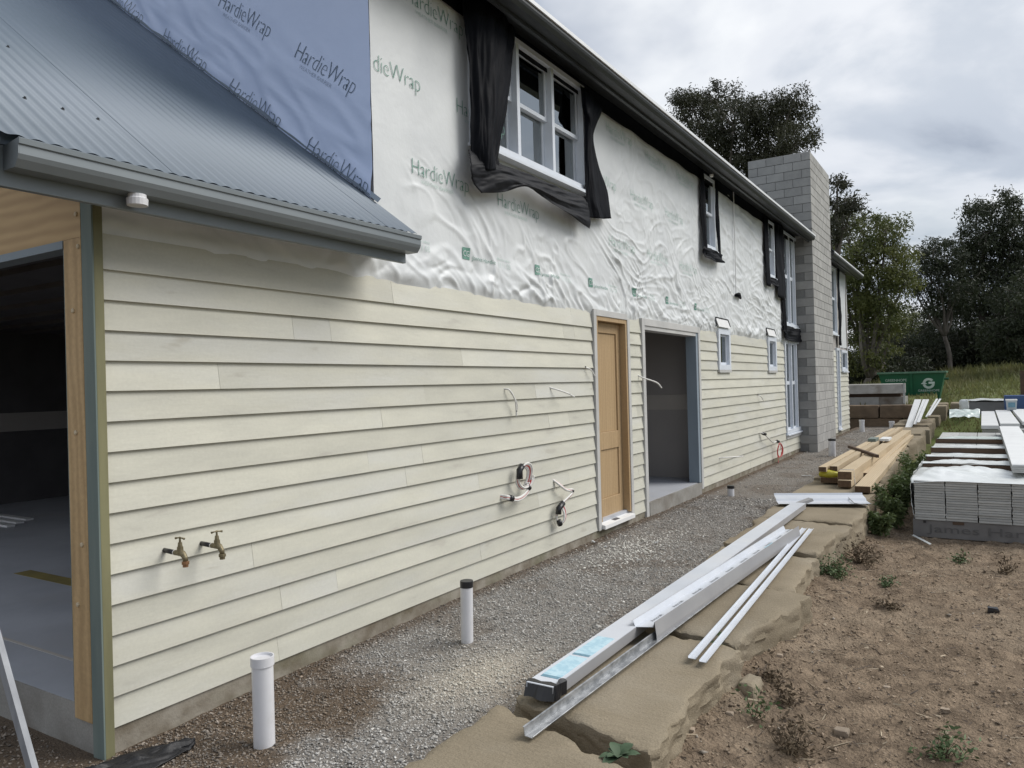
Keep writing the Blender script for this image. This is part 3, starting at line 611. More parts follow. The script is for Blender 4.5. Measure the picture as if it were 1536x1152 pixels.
b = MB(); b.box(-.01, .055, 3.985, 4.085, 2.76, 2.90); b.build('flashing_kickout', gutter_m, H, bevel=.004)
b = MB(); b.lathe([(.03, 0), (.045, .0), (.047, .03), (.04, .035), (.04, .05)], 18, (.355, 2.06, 2.50)); b.build('gutter_outlet', pvc_m, H, smooth=False)
b = MB(); b.lathe([(.03, 0), (.028, -.03), (.02, -.04)], 12, (.18, 11.55, 4.80)); b.build('eave_light', white_m, H)
for (ya, yb) in ((3.7, 18.56), (21.2, 26.9)):
    gutter(ya, yb, .45, 4.915, mgutter_m, lip_m, .13, .11)
    MB().box(.285, .319, ya, yb, 4.775, 4.93).build('fascia', mgutter_m, H)
    MB().box(-.02, .2845, ya, yb, 4.955, 4.965).build('soffit', mgutter_m, H)
    corr('roof_sheet', .40, 4.975, -4.3, ya, int(round((yb-ya)/.762)), roof_m)
    corr('roof_sheet', -9.0, 4.975, -4.3, ya, int(round((yb-ya)/.762)), roof_m, -1)
b = MB(); b.prism([(.28, 4.78), (.40, 4.96), (-4.3, 8.43), (-9.0, 4.96), (-9.0, 4.7), (-4.3, 8.2)], 'y', 3.66, 3.699); b.build('barge_board', mgutter_m, H)
b = MB(); b.prism([(0, 4.95), (-4.3, 8.12), (-8.6, 4.95)], 'y', 26.32, 26.39); b.build('end_gable', plast_m, H)
# --- chimney of concrete blocks
ch = MB().box(-1.03, .365, 18.61, 21.14, -.3, 6.80).build('chimney', mortar_m, H)
def blk(x0, x1, y0, y1, z, m=block_m):
    key = (round(x1-x0, 3), round(y1-y0, 3))
    if key not in blk.c:
        q = MB().box(0, key[0], 0, key[1], 0, .190).build('concrete_block', m); bm = bmesh.new(); bm.from_mesh(q.data)
        bmesh.ops.bevel(bm, geom=bm.edges[:], offset=.004, segments=1, affect='EDGES'); bm.to_mesh(q.data); bm.free(); blk.c[key] = q.data; bpy.data.objects.remove(q)
    o = bpy.data.objects.new('concrete_block', blk.c[key]); C.objects.link(o); o.parent = ch
    o.location = Vector((x0+random.uniform(-.0015, .0015), y0+random.uniform(-.0015, .0015), z))-origin(ch)
blk.c = {}
for c in range(35):
    z = -.10 + .2*c
    if c % 2 == 0:
        ys = [18.595+.4*i for i in range(6)] + [20.995]
        for i, y in enumerate(ys): blk(.185, .375, y, y+(.39 if i < 6 else .16), z)
        if z > 4.8:
            for x in (-.215, -.615): blk(x, x+.39, 18.595, 18.785, z)
            blk(-1.04, -.625, 18.595, 18.785, z)
    else:
        blk(-.015, .375, 18.595, 18.785, z)
        for i in range(5): y = 18.795+.4*i; blk(.185, .375, y, y+.39, z)
        blk(.185, .375, 20.795, 21.155, z)
        if z > 4.8:
            for x in (-.415, -.815): blk(x, x+.39, 18.595, 18.785, z)
            blk(-1.04, -.825, 18.595, 18.785, z)
b = MB(); b.box(-1.02, .18, 18.79, 21.15, 6.80, 6.86); b.build('chimney_cap', block_m, H)

# ================================================================== BLACK MEMBRANES ROUND THE WINDOWS
def catmull(P, n):
    P = np.asarray(P, float); m = len(P); Q = np.concatenate([[2*P[0]-P[1]], P, [2*P[-1]-P[-2]]]); out = []
    for t in np.linspace(0, m-1-1e-9, n):
        i = int(t); f = t-i; a, b, c, d = Q[i:i+4]
        out.append(.5*((2*b) + (c-a)*f + (2*a-5*b+4*c-d)*f*f + (3*b-a-3*c+d)*f**3))
    return np.array(out)
def drape(name, ctrl, m, nu=60, nv=60, fold=.012, freq=9, seed=1, parent=None, thick=.0015, diag=0):
    G = np.array([catmull(r, nv) for r in ctrl]); G = np.array([catmull(G[:, j], nu) for j in range(nv)]).transpose(1, 0, 2)
    U, V = np.meshgrid(np.linspace(0, 1, nu), np.linspace(0, 1, nv), indexing='ij')
    G[..., 0] += fold*perlin(V*freq+diag*U*freq, U*2.2, seed) + .6*fold*np.abs(perlin(V*freq*2.0+U*3, U*5, seed+3)) + .15*fold*np.abs(perlin(V*freq*2.9-U*2, U*6+V*3, seed+5))
    return MB().grid(G.tolist()).build(name, m, parent, smooth=True, solid=thick)
def xp(u, v, x): p = at(u, v, x=x); return (p.x, p.y, p.z)
o = drape('window_membrane', [[xp(692, -14, .04), xp(735, -2, .16), xp(772, 46, .13)], [xp(697, 60, .05), xp(738, 64, .17), xp(769, 86, .12)], [xp(703, 150, .06), xp(738, 152, .17), xp(759, 160, .11)],
    [xp(706, 215, .07), xp(732, 218, .15), xp(749, 224, .10)], [xp(710, 250, .07), xp(733, 256, .14), xp(748, 252, .11)]], cloth_m, fold=.03, freq=6, seed=101)
tag(o, 'long black membrane flap hanging like a curtain left of the triple window', 'membrane', 'black window membranes')
o = drape('window_membrane', [[xp(704, 224, .08), xp(752, 246, .085), xp(800, 264, .08), xp(845, 284, .08), xp(880, 296, .06)], [xp(705, 258, .12), xp(752, 262, .14), xp(800, 278, .14), xp(845, 300, .13), xp(884, 318, .09)],
    [xp(719, 290, .10), xp(755, 288, .12), xp(792, 281, .15), xp(832, 308, .14), xp(885, 343, .10)]], gcloth_m, fold=.022, freq=5, seed=111, diag=.8)
tag(o, 'crumpled dark grey membrane drooping below the sill of the triple window', 'membrane', 'black window membranes')
o = drape('window_membrane', [[xp(870, 128, .07), xp(884, 138, .10), xp(900, 158, .06)], [xp(872, 160, .08), xp(885, 168, .15), xp(902, 168, .06)], [xp(876, 185, .07), xp(886, 190, .12), xp(890, 205, .05)],
    [xp(876, 240, .07), xp(886, 240, .11), xp(897, 246, .05)], [xp(878, 300, .07), xp(893, 300, .11), xp(910, 290, .05)], [xp(884, 326, .08), xp(900, 328, .10), xp(916, 328, .05)]], cloth_m, fold=.018, freq=4, seed=121)
tag(o, 'black membrane flap bunched at the top right of the triple window', 'membrane', 'black window membranes')
def strip_membrane(y0, y1, z0, z1, label, seed, m=cloth_m, x=.02, fold=.012):
    o = drape('window_membrane', [[(x, y0, z1), (x+.025, (y0+y1)/2, z1), (x, y1, z1)], [(x, y0-.02, (z0+z1)/2), (x+.04, (y0+y1)/2, (z0+z1)/2), (x, y1+.01, (z0+z1)/2)], [(x+.02, y0, z0), (x+.05, (y0+y1)/2, z0-.02), (x+.02, y1+.02, z0+.03)]], m, 24, 14, fold, 4, seed)
    return tag(o, label, 'membrane', 'black window membranes')
strip_membrane(11.50, 11.655, 3.6, 4.9, 'narrow black membrane strip along the left side of the slim upstairs window', 131)
strip_membrane(12.25, 12.36, 3.7, 4.9, 'narrow black membrane strip along the right side of the slim upstairs window', 133)
strip_membrane(11.45, 12.45, 3.53, 3.70, 'bunched black membrane under the sill of the slim upstairs window', 135, x=.05, fold=.03)
strip_membrane(15.52, 15.83, 3.5, 4.9, 'black membrane strip left of the upstairs window beside the chimney bay', 137)
strip_membrane(15.70, 16.5, 3.55, 3.69, 'black membrane hanging under the sill of the upstairs window beside the chimney bay', 139, x=.05, fold=.02)
strip_membrane(16.42, 17.24, 3.35, 4.93, 'wide black membrane sheet between the two upstairs windows by the chimney', 141, fold=.03)
strip_membrane(16.95, 18.98, 2.47, 2.78, 'black membrane sagging under the tall upstairs window by the chimney', 143, x=.03, fold=.05)
strip_membrane(17.0, 17.24, 2.5, 3.4, 'black membrane strip below the sheet left of the tall upstairs window', 145)
strip_membrane(24.35, 24.75, 2.6, 4.9, 'black membrane strip on the far wall beyond the chimney', 147, fold=.04)
for (y0, lab) in ((12.14, 'small white flap with black edges above the nearer little ground floor window'), (15.52, 'small white flap with black edges above the farther little ground floor window')):
    t = tag(empty('window_flap', (.02, y0+.35, 2.49)), lab, 'flap', 'white flaps over small windows')
    MB().grid([[(.012+.03*s, y0+d+.05*s, 2.63-.13*s) for d in np.linspace(0, .66, 6)] for s in (0, .5, 1)]).build('flap_sheet', white_m, t, solid=.003)
    q = MB(); q.tube([(.016, y0-.02, 2.50), (.012, y0-.01, 2.65), (.012, y0+.68, 2.645), (.03, y0+.74, 2.53)], .010, 6); q.build('flap_edge', cloth_m, t)
b = MB(); b.tube([(.01, 13.38, 4.93), (.012, 13.37, 3.9), (.012, 13.36, 3.12)], .010, 6)
tag(b.build('wrap_cord', white_m), 'thin pale cord hanging down the white wrap between two upstairs windows', 'cord')
b = MB(); b.tube([(.02, 13.33, 3.11), (.035, 13.45, 3.13), (.02, 13.62, 3.08)], [.03, .04, .02], 7)
tag(b.build('cord_end', cloth_m, smooth=True), 'small dark knot at the lower end of the hanging cord', 'knot')

# ================================================================== TAPS, CABLES, PIPES
def tap(y, z, hrot, mouth, label):
    t = tag(empty('garden_tap', (-.005, y, z)), label, 'tap', 'brass taps on the wall')
    def T(pts): return [(p[0], y+p[1], z+p[2]) for p in pts]
    MB().tube(T([(-.02, 0, 0), (.075, 0, -.004)]), .0125, 12).build('stub_pipe', black_m, t, smooth=True)
    MB().tube(T([(.0755, 0, -.004), (.082, 0, -.004)]), .0135, 12).build('thread_tape', white_m, t)
    MB().tube(T([(.082, 0, -.004), (.10, 0, -.004), (.125, 0, 0), (.145, 0, -.004), (.163, 0, -.022), (.167, 0, -.040)]), [.014, .0135, .019, .016, .0135, .013], 12).build('tap_body', brass_m, t, smooth=True)
    MB().tube(T([(.125, 0, .005), (.125, 0, .03), (.125, 0, .031), (.125, 0, .052), (.125, 0, .053), (.125, 0, .07)]), [.017, .015, .012, .010, .006, .005], 10).build('spindle', brass_m, t)
    q = MB().lathe([(.013, 0), (.0185, .002), (.0185, .016), (.014, .018), (.014, .03)], 12); q.v = [(p[0]+.167+(-.0), p[1]+y, z-.040-p[2]) for p in q.v]; q.build('hose_nozzle', mouth, t)
    ca, sa = math.cos(hrot), math.sin(hrot); hd = MB()
    hd.tube(T([(.125-.030*ca, -.030*sa, .072), (.125-.012*ca, -.012*sa, .075), (.125, 0, .076), (.125+.012*ca, .012*sa, .075), (.125+.030*ca, .030*sa, .072)]), [.0065, .0035, .006, .0035, .0065], 8); hd.build('handle', brass_m, t, smooth=True)
tap(2.39, .812, .15, copper_m, 'brass garden tap nearer the corner post, with a reddish spout')
tap(2.61, .806, 1.3, brass_m, 'brass garden tap farther from the corner post, handle turned crosswise')
def cables(name, label, strands, tape, cat='cable'):
    t = tag(empty(name, strands[0][0][0]), label, cat, 'cables poking out of the wall')
    for path, r, m in strands:
        MB().tube(catmull(path, max(12, len(path)*6)).tolist(), r, 7).build('cable', m, t, smooth=True)
    for path, r in tape: MB().tube(path, r, 9).build('tape', black_m, t, smooth=True)
    return t
def loop(c, ry, rz, a0, a1, n=16, x=.06): return [(x+.02*math.sin(a*1.3), c[0]+ry*math.cos(a), c[1]+rz*math.sin(a)) for a in np.linspace(a0, a1, n)]
st = []
for i, m in enumerate((wire_m, wire_m, red_m, wire_m, wire_m)):
    d = .006*(i-2)
    st.append(([(-.02, 5.63+d*.3, .645+d), (.05, 5.66, .635+d), (.075, 5.78, .605+d), (.08, 5.90, .625+d), (.08, 5.99, .68+d), (.07+d, 5.985+d, .73)], .011, m))
    st.append((loop((5.92+d, .79+d), .09+d, .105+d*.6, -.9+.1*i, 5.6+.15*i, 22, .07+d), .0095, m))
tp = [([(.055, 5.675, .632), (.06, 5.72, .618)], .029), ([(.075, 5.83, .78), (.07, 5.84, .86), (.07, 5.885, .895)], .030), ([(.08, 5.96, .70), (.08, 5.985, .675)], .026), ([(.075, 5.97, .885), (.075, 5.99, .865)], .014)]
cables('cable_bundle', 'larger looped bundle of white and red cables with black tape on the weatherboards', st, tp)
st = []
for i, m in enumerate((wire_m, wire_m, red_m, wire_m)):
    d = .006*(i-1.5)
    st.append(([(-.02, 6.61+d*.3, .68), (.04, 6.64+d, .63), (.07, 6.72+d, .57), (.085, 6.83+d, .545+d), (.085, 6.80+d, .51), (.07, 6.68+d, .46), (.06, 6.60+d, .43)], .0115, m))
    st.append((loop((6.63+d, .335+d), .052+d, .09+d, 2.0, 7.6, 16, .055), .0085, m))
tp = [([(.07, 6.65, .445), (.062, 6.575, .40), (.06, 6.57, .345)], .030), ([(.06, 6.575, .28), (.06, 6.60, .235)], .027), ([(.085, 6.835, .55), (.085, 6.825, .535)], .02)]
cables('cable_bundle', 'smaller bundle of white and red cables hanging close to the timber door', st, tp)
cables('wall_wire', 'thin white wire with two dark clips hanging straight down on the boards', [([(-.02, 5.75, 1.60), (.03, 5.77, 1.585), (.045, 5.83, 1.50), (.04, 5.86, 1.40), (.035, 5.865, 1.345)], .008, wire_m), ([(.03, 5.78, 1.57), (.05, 5.85, 1.48), (.04, 5.88, 1.41)], .005, wire_m)], [([(.032, 5.785, 1.575), (.035, 5.795, 1.56)], .008), ([(.04, 5.86, 1.405), (.04, 5.862, 1.39)], .008)])
cables('wall_wire', 'thin white wire slanting outward on the boards left of the timber door', [([(-.02, 6.59, 1.60), (.05, 6.66, 1.57), (.10, 6.78, 1.53), (.12, 6.86, 1.495)], .0085, wire_m)], [([(.10, 6.78, 1.53), (.105, 6.80, 1.525)], .008)])
cables('wall_wire', 'short white wire end beside the left trim of the timber door', [([(-.02, 7.37, 1.81), (.03, 7.44, 1.78), (.05, 7.50, 1.71)], .007, wire_m)], [([(.0, 7.37, 1.812), (.008, 7.375, 1.808)], .008)])
cables('wall_wire', 'white wire sticking out across the left edge of the open doorway', [([(-.02, 8.86, 1.72), (.05, 8.90, 1.68), (.16, 9.05, 1.62), (.20, 9.12, 1.55)], .009, wire_m)], [])
cables('wall_wire', 'white wire stub on the boards under the far small window', [([(-.02, 14.75, 1.33), (.04, 14.8, 1.30), (.05, 14.95, 1.22)], .008, wire_m)], [([(.0, 14.74, 1.345), (.01, 14.74, 1.34)], .012)])
st = [([(-.02, 14.80, .60), (.06, 14.86, .585), (.09, 15.15, .46), (.10, 15.45, .37), (.09, 15.75, .37)], .012, wire_m)]
for i in range(5): st.append((loop((15.93+.03*i, .17), .10+.014*i, .14, .6*i, 6+.6*i, 16, .10), .005, red_m))
st.append(([(.09, 15.8, .06), (.12, 15.76, -.02), (.12, 15.72, -.06)], .005, red_m))
cables('cable_coil', 'coiled red cable on a white conduit low on the far weatherboards', st, [([(.04, 14.85, .59), (.07, 14.95, .565)], .03), ([(.09, 15.80, .37), (.10, 15.9, .35)], .03)], 'cable')
cables('wall_rod', 'white plastic rod sticking out of the boards low beside the open doorway', [([(-.02, 12.16, .37), (.10, 12.3, .37), (.22, 12.75, .35)], .010, wire_m)], [])
def pipe(x, y, z0, z1, r, cap, label, lean=0, name='drain_pipe'):
    t = tag(empty(name, (x, y, z0)), label, 'pipe', 'pipes rising from the gravel')
    dx = lean*(z1-z0)
    def ring(prof, nm, m, sm=True):
        q = MB().lathe([(a, zz) for a, zz in prof], 56); q.v = [(p[0]+x+dx*(p[2])/(z1-z0), p[1]+y, p[2]+z0) for p in q.v]; q.build(nm, m, t, smooth=False)
    h = z1-z0
    ring([(r, -.1), (r, h-.045)], 'pipe_tube', pvc_m)
    if cap == 'white': ring([(r*1.0, h-.0445), (r*1.10, h-.0445), (r*1.10, h), (r*.98, h), (r*.96, h-.012), (.001, h-.012)], 'pipe_cap', pvc_m)
    elif cap == 'black': ring([(r*1.0, h-.0445), (r*1.06, h-.0445), (r*1.06, h-.004), (r*1.02, h), (.001, h)], 'pipe_cap', black_m)
pipe(.575, 2.52, -.14, .315, .052, 'white', 'tall white plastic pipe with white cap nearest the camera', .0)
pipe(.64, 4.17, -.12, .315, .042, 'black', 'tall white plastic pipe with black cap, second from the camera', .02)
pipe(.43, 11.25, -.11, .06, .05, 'black', 'short pipe stub with black cap in the gravel by the open doorway')
pipe(.80, 17.85, -.11, .28, .075, 'black', 'white pipe with black cap in front of the chimney base')
pipe(.42, 25.8, -.11, .28, .075, 'white', 'pale pipe standing at the far house corner')
pipe(1.22, 26.2, -.11, .22, .075, 'white', 'pale pipe in front of the brown block wall, behind the timber pile')
b = MB(); P = []
for i in range(52):
    row = []
    for j in range(28):
        u = i/51; v = j/27; y = 1.62+.72*u+.05*float(perlin(v*4, u*3, 207)); x = .06+.20*u+.03*float(perlin(u*5, v*3, 209))+(v-.5)*.26*(math.sin(math.pi*min(1, u*.86+.14)))**.45; row.append((x, y, float(gz(x, y))+.008+.028*math.sin(math.pi*v)*(.5+1.3*abs(float(perlin(u*6+v*2, v*5, 201)))) + .012*abs(float(perlin(u*14, v*9, 205)))))
    P.append(row)
tag(MB().grid(P).build('plastic_sheet', mat('crumpled_black_film', (.014, .014, .016), (.022, .022, .024), scale=8, rough=.5, bump=.5, bscale=25, spec=.35), smooth=True, solid=.002), 'black plastic sheet lying on the dirt under the corner post', 'plastic sheet')
for i, (ya, lab) in enumerate(((4.45, 'nearest of three pale planks on the dark garage floor'), (4.62, 'middle of three pale planks on the dark garage floor'), (4.80, 'farthest of three pale planks on the dark garage floor'))):
    tag(MB().box(-8.2+.1*i, -6.25-.15*i, ya, ya+.09, .0965, .12).build('floor_plank', white_m), lab, 'plank', 'planks in the garage')
t = tag(empty('metal_prop', (-.16, 1.72, -.13)), 'aluminium rail leaning at the lower left in front of the garage slab', 'metal rail')
p0 = at(52, 1165, y=1.62); p1 = at(-60, 760, y=1.62)
def railpts(f0, f1, hw, hd):
    a = p0.lerp(p1, f0); c = p0.lerp(p1, f1); return a, c
ax_ = (p1-p0).normalized(); sd = Vector((0, 1, 0)); nn = ax_.cross(sd)
prof = [(-.026, -.012), (.026, -.012), (.026, .012), (.022, .012), (.022, -.006), (-.022, -.006), (-.022, .012), (-.026, .012)]
q = MB(); q.loft([[c_ + nn*a_ + sd*d_ for a_, d_ in prof] for c_ in (p0, p1)]); q.build('rail', alu_m, t)
q = MB(); q.tube([p0-ax_*.03, p0+ax_*.03], .024, 8); q.build('rubber_foot', black_m, t)
q = MB(); q.tube([p0.lerp(p1, .95), p0.lerp(p1, .95)+Vector((-.5, .02, 0))], .012, 8); q.build('rung', alu_m, t)

# ================================================================== SANDSTONE RETAINING WALL
def stone(quad, z0, z1, seed, parent, m=stone_m, cuts=16, rough=.02, rnd=.05, name='sandstone_block', tilt=0):
    bm = bmesh.new(); bmesh.ops.create_cube(bm, size=1); bmesh.ops.subdivide_edges(bm, edges=bm.edges[:], cuts=cuts, use_grid_fill=True)
    P = np.array([v.co[:] for v in bm.verts]); Q = np.array(quad, float)
    # pull the grid towards the arrises so that they stay crisp, then round them unevenly
    P = np.sign(P)*(.5-.5*(1-np.abs(P)*2)**1.35)
    e = rnd*(1+.7*perlin(P[:, 0]*2.6+P[:, 2]*3, P[:, 1]*2.6, seed))[:, None]
    lim = .5-e; core = np.clip(P, -lim, lim); dv = P-core; ln = np.linalg.norm(dv, axis=1, keepdims=True); P = core + np.where(ln > 1e-6, dv/np.maximum(ln, 1e-6)*np.minimum(ln, e), 0)
    u = P[:, 0]+.5; v = P[:, 1]+.5; wz = P[:, 2]+.5
    XY = (Q[0]*((1-u)*(1-v))[:, None] + Q[1]*(u*(1-v))[:, None] + Q[2]*(u*v)[:, None] + Q[3]*((1-u)*v)[:, None])
    Z = z0 + (z1-z0)*wz + tilt*(u-.5)
    mx_ = np.maximum(np.abs(P[:, 0]), np.abs(P[:, 1])); side = np.clip((mx_-.36)/.12, 0, 1); edge = np.clip((mx_-.43)/.06, 0, 1)
    sx_ = np.sign(P[:, 0])*np.clip((np.abs(P[:, 0])-.36)/.12, 0, 1); sy_ = np.sign(P[:, 1])*np.clip((np.abs(P[:, 1])-.36)/.12, 0, 1)
    X0, Y0 = XY[:, 0].copy(), XY[:, 1].copy(); q_ = X0+Y0
    low = fbm(q_*1.7, Z*1.2+X0-Y0, 2, seed+1); mid = np.abs(fbm(q_*5+Z*3, Z*7-Y0*2, 3, seed+2)); hi_ = fbm(q_*14, Z*16+X0*9, 3, seed+5)
    step = np.round(fbm(q_*2.6, Z*4.5, 2, seed+9)*2.2)/2.2        # broken ledges
    d = rough*(1.7*low + .45*step - .9*mid + .28*hi_)
    XY[:, 0] += d*sx_; XY[:, 1] += d*.7*sy_
    Z += np.where(wz > .55, rough*.22*fbm(X0*1.6, Y0*1.6, 3, seed+3) + .0016*perlin(X0*3+Y0*2, Y0*34+X0*10, seed+4)*(1-side) - rough*.9*edge*np.abs(fbm(q_*6, X0*5-Y0*5, 3, seed+6)), 0)
    o0 = origin(parent)
    for i, vv in enumerate(bm.verts): vv.co = (XY[i, 0]-o0.x, XY[i, 1]-o0.y, Z[i]-o0.z)
    me = bpy.data.meshes.new(name); bmesh.ops.recalc_face_normals(bm, faces=bm.faces[:]); bm.to_mesh(me); bm.free()
    me.polygons.foreach_set('use_smooth', [True]*len(me.polygons)); me.set_sharp_from_angle(angle=R(24)); return mobj(name, me, m, parent)
rw = tag(empty('stone_retaining_wall', (1.9, 3, -.4)), 'low retaining wall of rough tan sandstone blocks between gravel and soil', 'stone wall')
BL = [([(1.50, 1.9), (2.38, 1.75), (2.36, 2.93), (1.50, 3.24)], .005, 22), ([(1.50, 3.34), (2.33, 3.16), (2.36, 4.62), (1.52, 4.75)], -.01, 26),
      ([(1.50, 4.85), (2.30, 4.72), (2.52, 6.05), (1.46, 6.2)], -.01, 22), ([(1.44, 6.28), (2.35, 6.13), (2.32, 7.35), (1.42, 7.5)], -.025, 18),
      ([(1.40, 7.58), (2.28, 7.45), (2.40, 9.0), (1.36, 9.1)], 0, 18), ([(1.34, 9.18), (2.40, 9.1), (2.40, 10.6), (1.30, 10.8)], .0, 16)]
for i, (q, zt, cu) in enumerate(BL): stone(q, -.5, zt, 300+i*7, rw, cuts=cu+4, rough=.030, rnd=.022)
y = 10.9; i = 0
while y < 30:
    ln = random.uniform(1.3, 2.0); xs = 1.3 + .0*(y-11); stone([(xs, y), (xs+1.0+random.uniform(-.08, .08), y), (xs+1.0+random.uniform(-.08, .08), y+ln-.06), (xs, y+ln-.06)], -.5, .0+.008*(y-11)+random.uniform(-.03, .03), 400+i*5, rw, cuts=9, rough=.022, rnd=.025); y += ln; i += 1
stone([(2.38, 4.46), (2.48, 4.42), (2.48, 4.60), (2.40, 4.64)], -.42, -.15, 471, rw, cuts=9, rough=.02, name='sandstone_rubble', rnd=.15)
for k, (x, y) in enumerate([(1.52, 31.3), (1.5, 33.0), (2.6, 32.5), (3.3, 31)]): stone([(x, y), (x+1.0, y), (x+1.0, y+1.5), (x, y+1.5)], -.1, .50+.03*k, 480+k, rw, cuts=8, rough=.02, rnd=.04)
bw = tag(empty('block_wall', (0, 28.7, -.2)), 'brown sandstone block wall in two courses beyond the far house corner', 'stone wall')
for c in range(2):
    xs = [-4.9, -3.3, -1.9, -.45, .62, 1.75] if c else [-4.9, -3.9, -2.5, -1.1, .1, 1.35, 1.75]
    for a, d in zip(xs, xs[1:]): stone([(a+.012, 28.55+.05*(1-c)), (d-.012, 28.55+.05*(1-c)), (d-.012, 29.1), (a+.012, 29.1)], -.25+.45*c, .19+.45*c, 500+int(a*10)+c, bw, bstone_m, cuts=9, rough=.012, rnd=.04)

# ================================================================== METAL LENGTHS ON THE STONES
def sweep(prof, a, c, yaxis=None):       # profile (side, up) along a->c
    a = Vector(a); c = Vector(c); d = (c-a).normalized(); sd = Vector((d.y, -d.x, 0)).normalized(); up = sd.cross(d)
    return MB().loft([[p + sd*s + up*h for s, h in prof] for p in (a, c)])
def thick(line, t):                       # open polyline profile -> closed thin sheet profile
    out = []
    for i, p in enumerate(line):
        a = Vector(line[max(i-1, 0)]); c = Vector(line[min(i+1, len(line)-1)]); d = (c-a).normalized(); out.append((p[0]-d.y*t, p[1]+d.x*t))
    return list(line) + out[::-1]
t = tag(empty('box_gutter', (1.69, 3.34, .03)), 'longest white metal box section with two blue stickers and a black taped end', 'metal section', 'metal lengths on the stones')
A, Bq = Vector((1.69, 3.34, .028)), Vector((1.705, 9.72, .035))
sweep([(-.078, .062), (.074, .062), (.074, .066), (-.078, .066)], A, Bq).build('top_plate', flash_m, t)
sweep([(.071, .0), (.075, .0), (.075, .0615), (.071, .0615)], A, Bq).build('side_plate', gflash_m, t)
sweep([(-.082, .0), (-.0785, .0), (-.0785, .0655), (-.082, .0655)], A, Bq).build('side_plate', flash_m, t)
sweep([(-.078, .002), (.0705, .002), (.0705, .006), (-.078, .006)], A, Bq).build('bottom_plate', gflash_m, t)
e = MB(); e.loft([[(1.600+.174*f, 3.322+.006*math.sin(9*f), .024+.004*math.sin(7*f)), (1.600+.174*f, 3.352, .0955), (1.600+.174*f, 3.385+.008*math.sin(11*f), .0962), (1.600+.174*f, 3.36, .022)] for f in np.linspace(0, 1, 8)]); e.build('end_tape', black_m, t)
e = MB(); e.loft([[(1.7665+.006*math.sin(6*f), 3.335+.12*f, .022+.012*f), (1.7665+.004*math.sin(8*f), 3.345+.115*f, .098-.008*(1-f)+.018*f*(1-f)*4), (1.774+.008*f, 3.35+.11*f, .10-.01*f), (1.780+.006*math.sin(7*f), 3.34+.11*f, .026)] for f in np.linspace(0, 1, 7)]); e.build('end_tape', black_m, t)
for (ya, yb) in ((3.47, 3.78), (3.83, 4.15)):
    e = MB(); e.box(1.632, 1.742, ya, yb, .0942, .0955); e.build('sticker', sticker_m, t)
    e = MB(); e.box(1.634, 1.738, ya-.028, ya-.002, .0942, .0957); e.build('sticker_band', sticker2_m, t)
t = tag(empty('bent_flashing', (1.80, 4.45, .03)), 'white bent flashing with small dark print along its edge, lying across the box section', 'flashing', 'metal lengths on the stones')
A2, B2 = Vector((1.82, 4.42, .055)), Vector((1.975, 7.95, .06))
sweep(thick([(-.088, .066), (-.078, .072), (-.060, .034), (.06, .052)], .003), A2, B2).build('white_face', flash_m, t)
sweep(thick([(.0605, .0525), (.068, .085), (.080, .0), (.080, -.03)], .003), A2, B2).build('grey_face', gflash_m, t)
sweep([(.008, .0485), (.045, .0542), (.045, .0555), (.008, .0498)], A2+(B2-A2)*.72, A2+(B2-A2)*.79).build('sticker', sticker_m, t)
dA = (B2-A2).normalized(); sdA = Vector((dA.y, -dA.x, 0)); V, Fc = T_('Amcraft', .045, 0, 1.0, .17)
for k in range(10):
    bs = A2 + dA*(.12+.36*k)
    q = [bs + dA*p[0] + sdA*(.005-p[1]*.8) + Vector((0, 0, .0475 - p[1]*.1)) for p in V]; npmesh('lettering', q, Fc, dprint_m, t)
def anglebar(a, c, w1, h1, m, label, name):
    o = sweep(thick([(-w1*1.15, h1), (-w1, h1), (-w1*.8, .003), (w1*.8, .0), (w1, h1*.22)], .003), a, c).build(name, m); return tag(o, label, 'metal strip', 'metal lengths on the stones')
anglebar((1.855, 2.94, .022), (1.975, 6.9, .03), .026, .042, galv_m, 'spangled galvanised channel nearest the camera, overhanging the first stone', 'galvanised_channel')
o = sweep(thick([(-.026, .012), (-.024, .001), (.02, .0), (.024, .012)], .002), (2.185, 4.24, .02), (2.03, 8.33, .05)).build('white_trim', flash_m); tag(o, 'thin white trim strip, left of the two lying on the stone edge', 'trim strip', 'metal lengths on the stones')
o = sweep(thick([(-.022, .010), (-.020, .001), (.02, .0), (.024, .010)], .002), (2.255, 4.215, .02), (2.095, 8.33, .05)).build('white_trim', flash_m); tag(o, 'thin white trim strip, right of the two lying on the stone edge', 'trim strip', 'metal lengths on the stones')
t = tag(empty('flashing_tray', (1.85, 10.4, .02)), 'wide white flashing tray lying crosswise in front of the timber pile', 'flashing', 'metal lengths on the stones')
a, c = Vector((1.30, 10.25, .03)), Vector((2.33, 10.62, .04))
sweep(thick([(.36, .012), (.33, .0), (.08, .006), (.05, .03), (-.12, .05), (-.14, .075)], .002), a, c).build('tray_sheet', flash_m, t)
MB().tube([(2.12, 10.62, .075), (2.25, 10.25, .05), (2.42, 10.05, .06)], .006, 6).build('loose_strip', gflash_m, t)
sweep(thick([(-.05, .0), (-.045, .03), (.045, .03), (.05, .0)], .003), (1.62, 9.78, .03), (1.80, 9.95, .10)).build('lifted_corner', gflash_m, t)

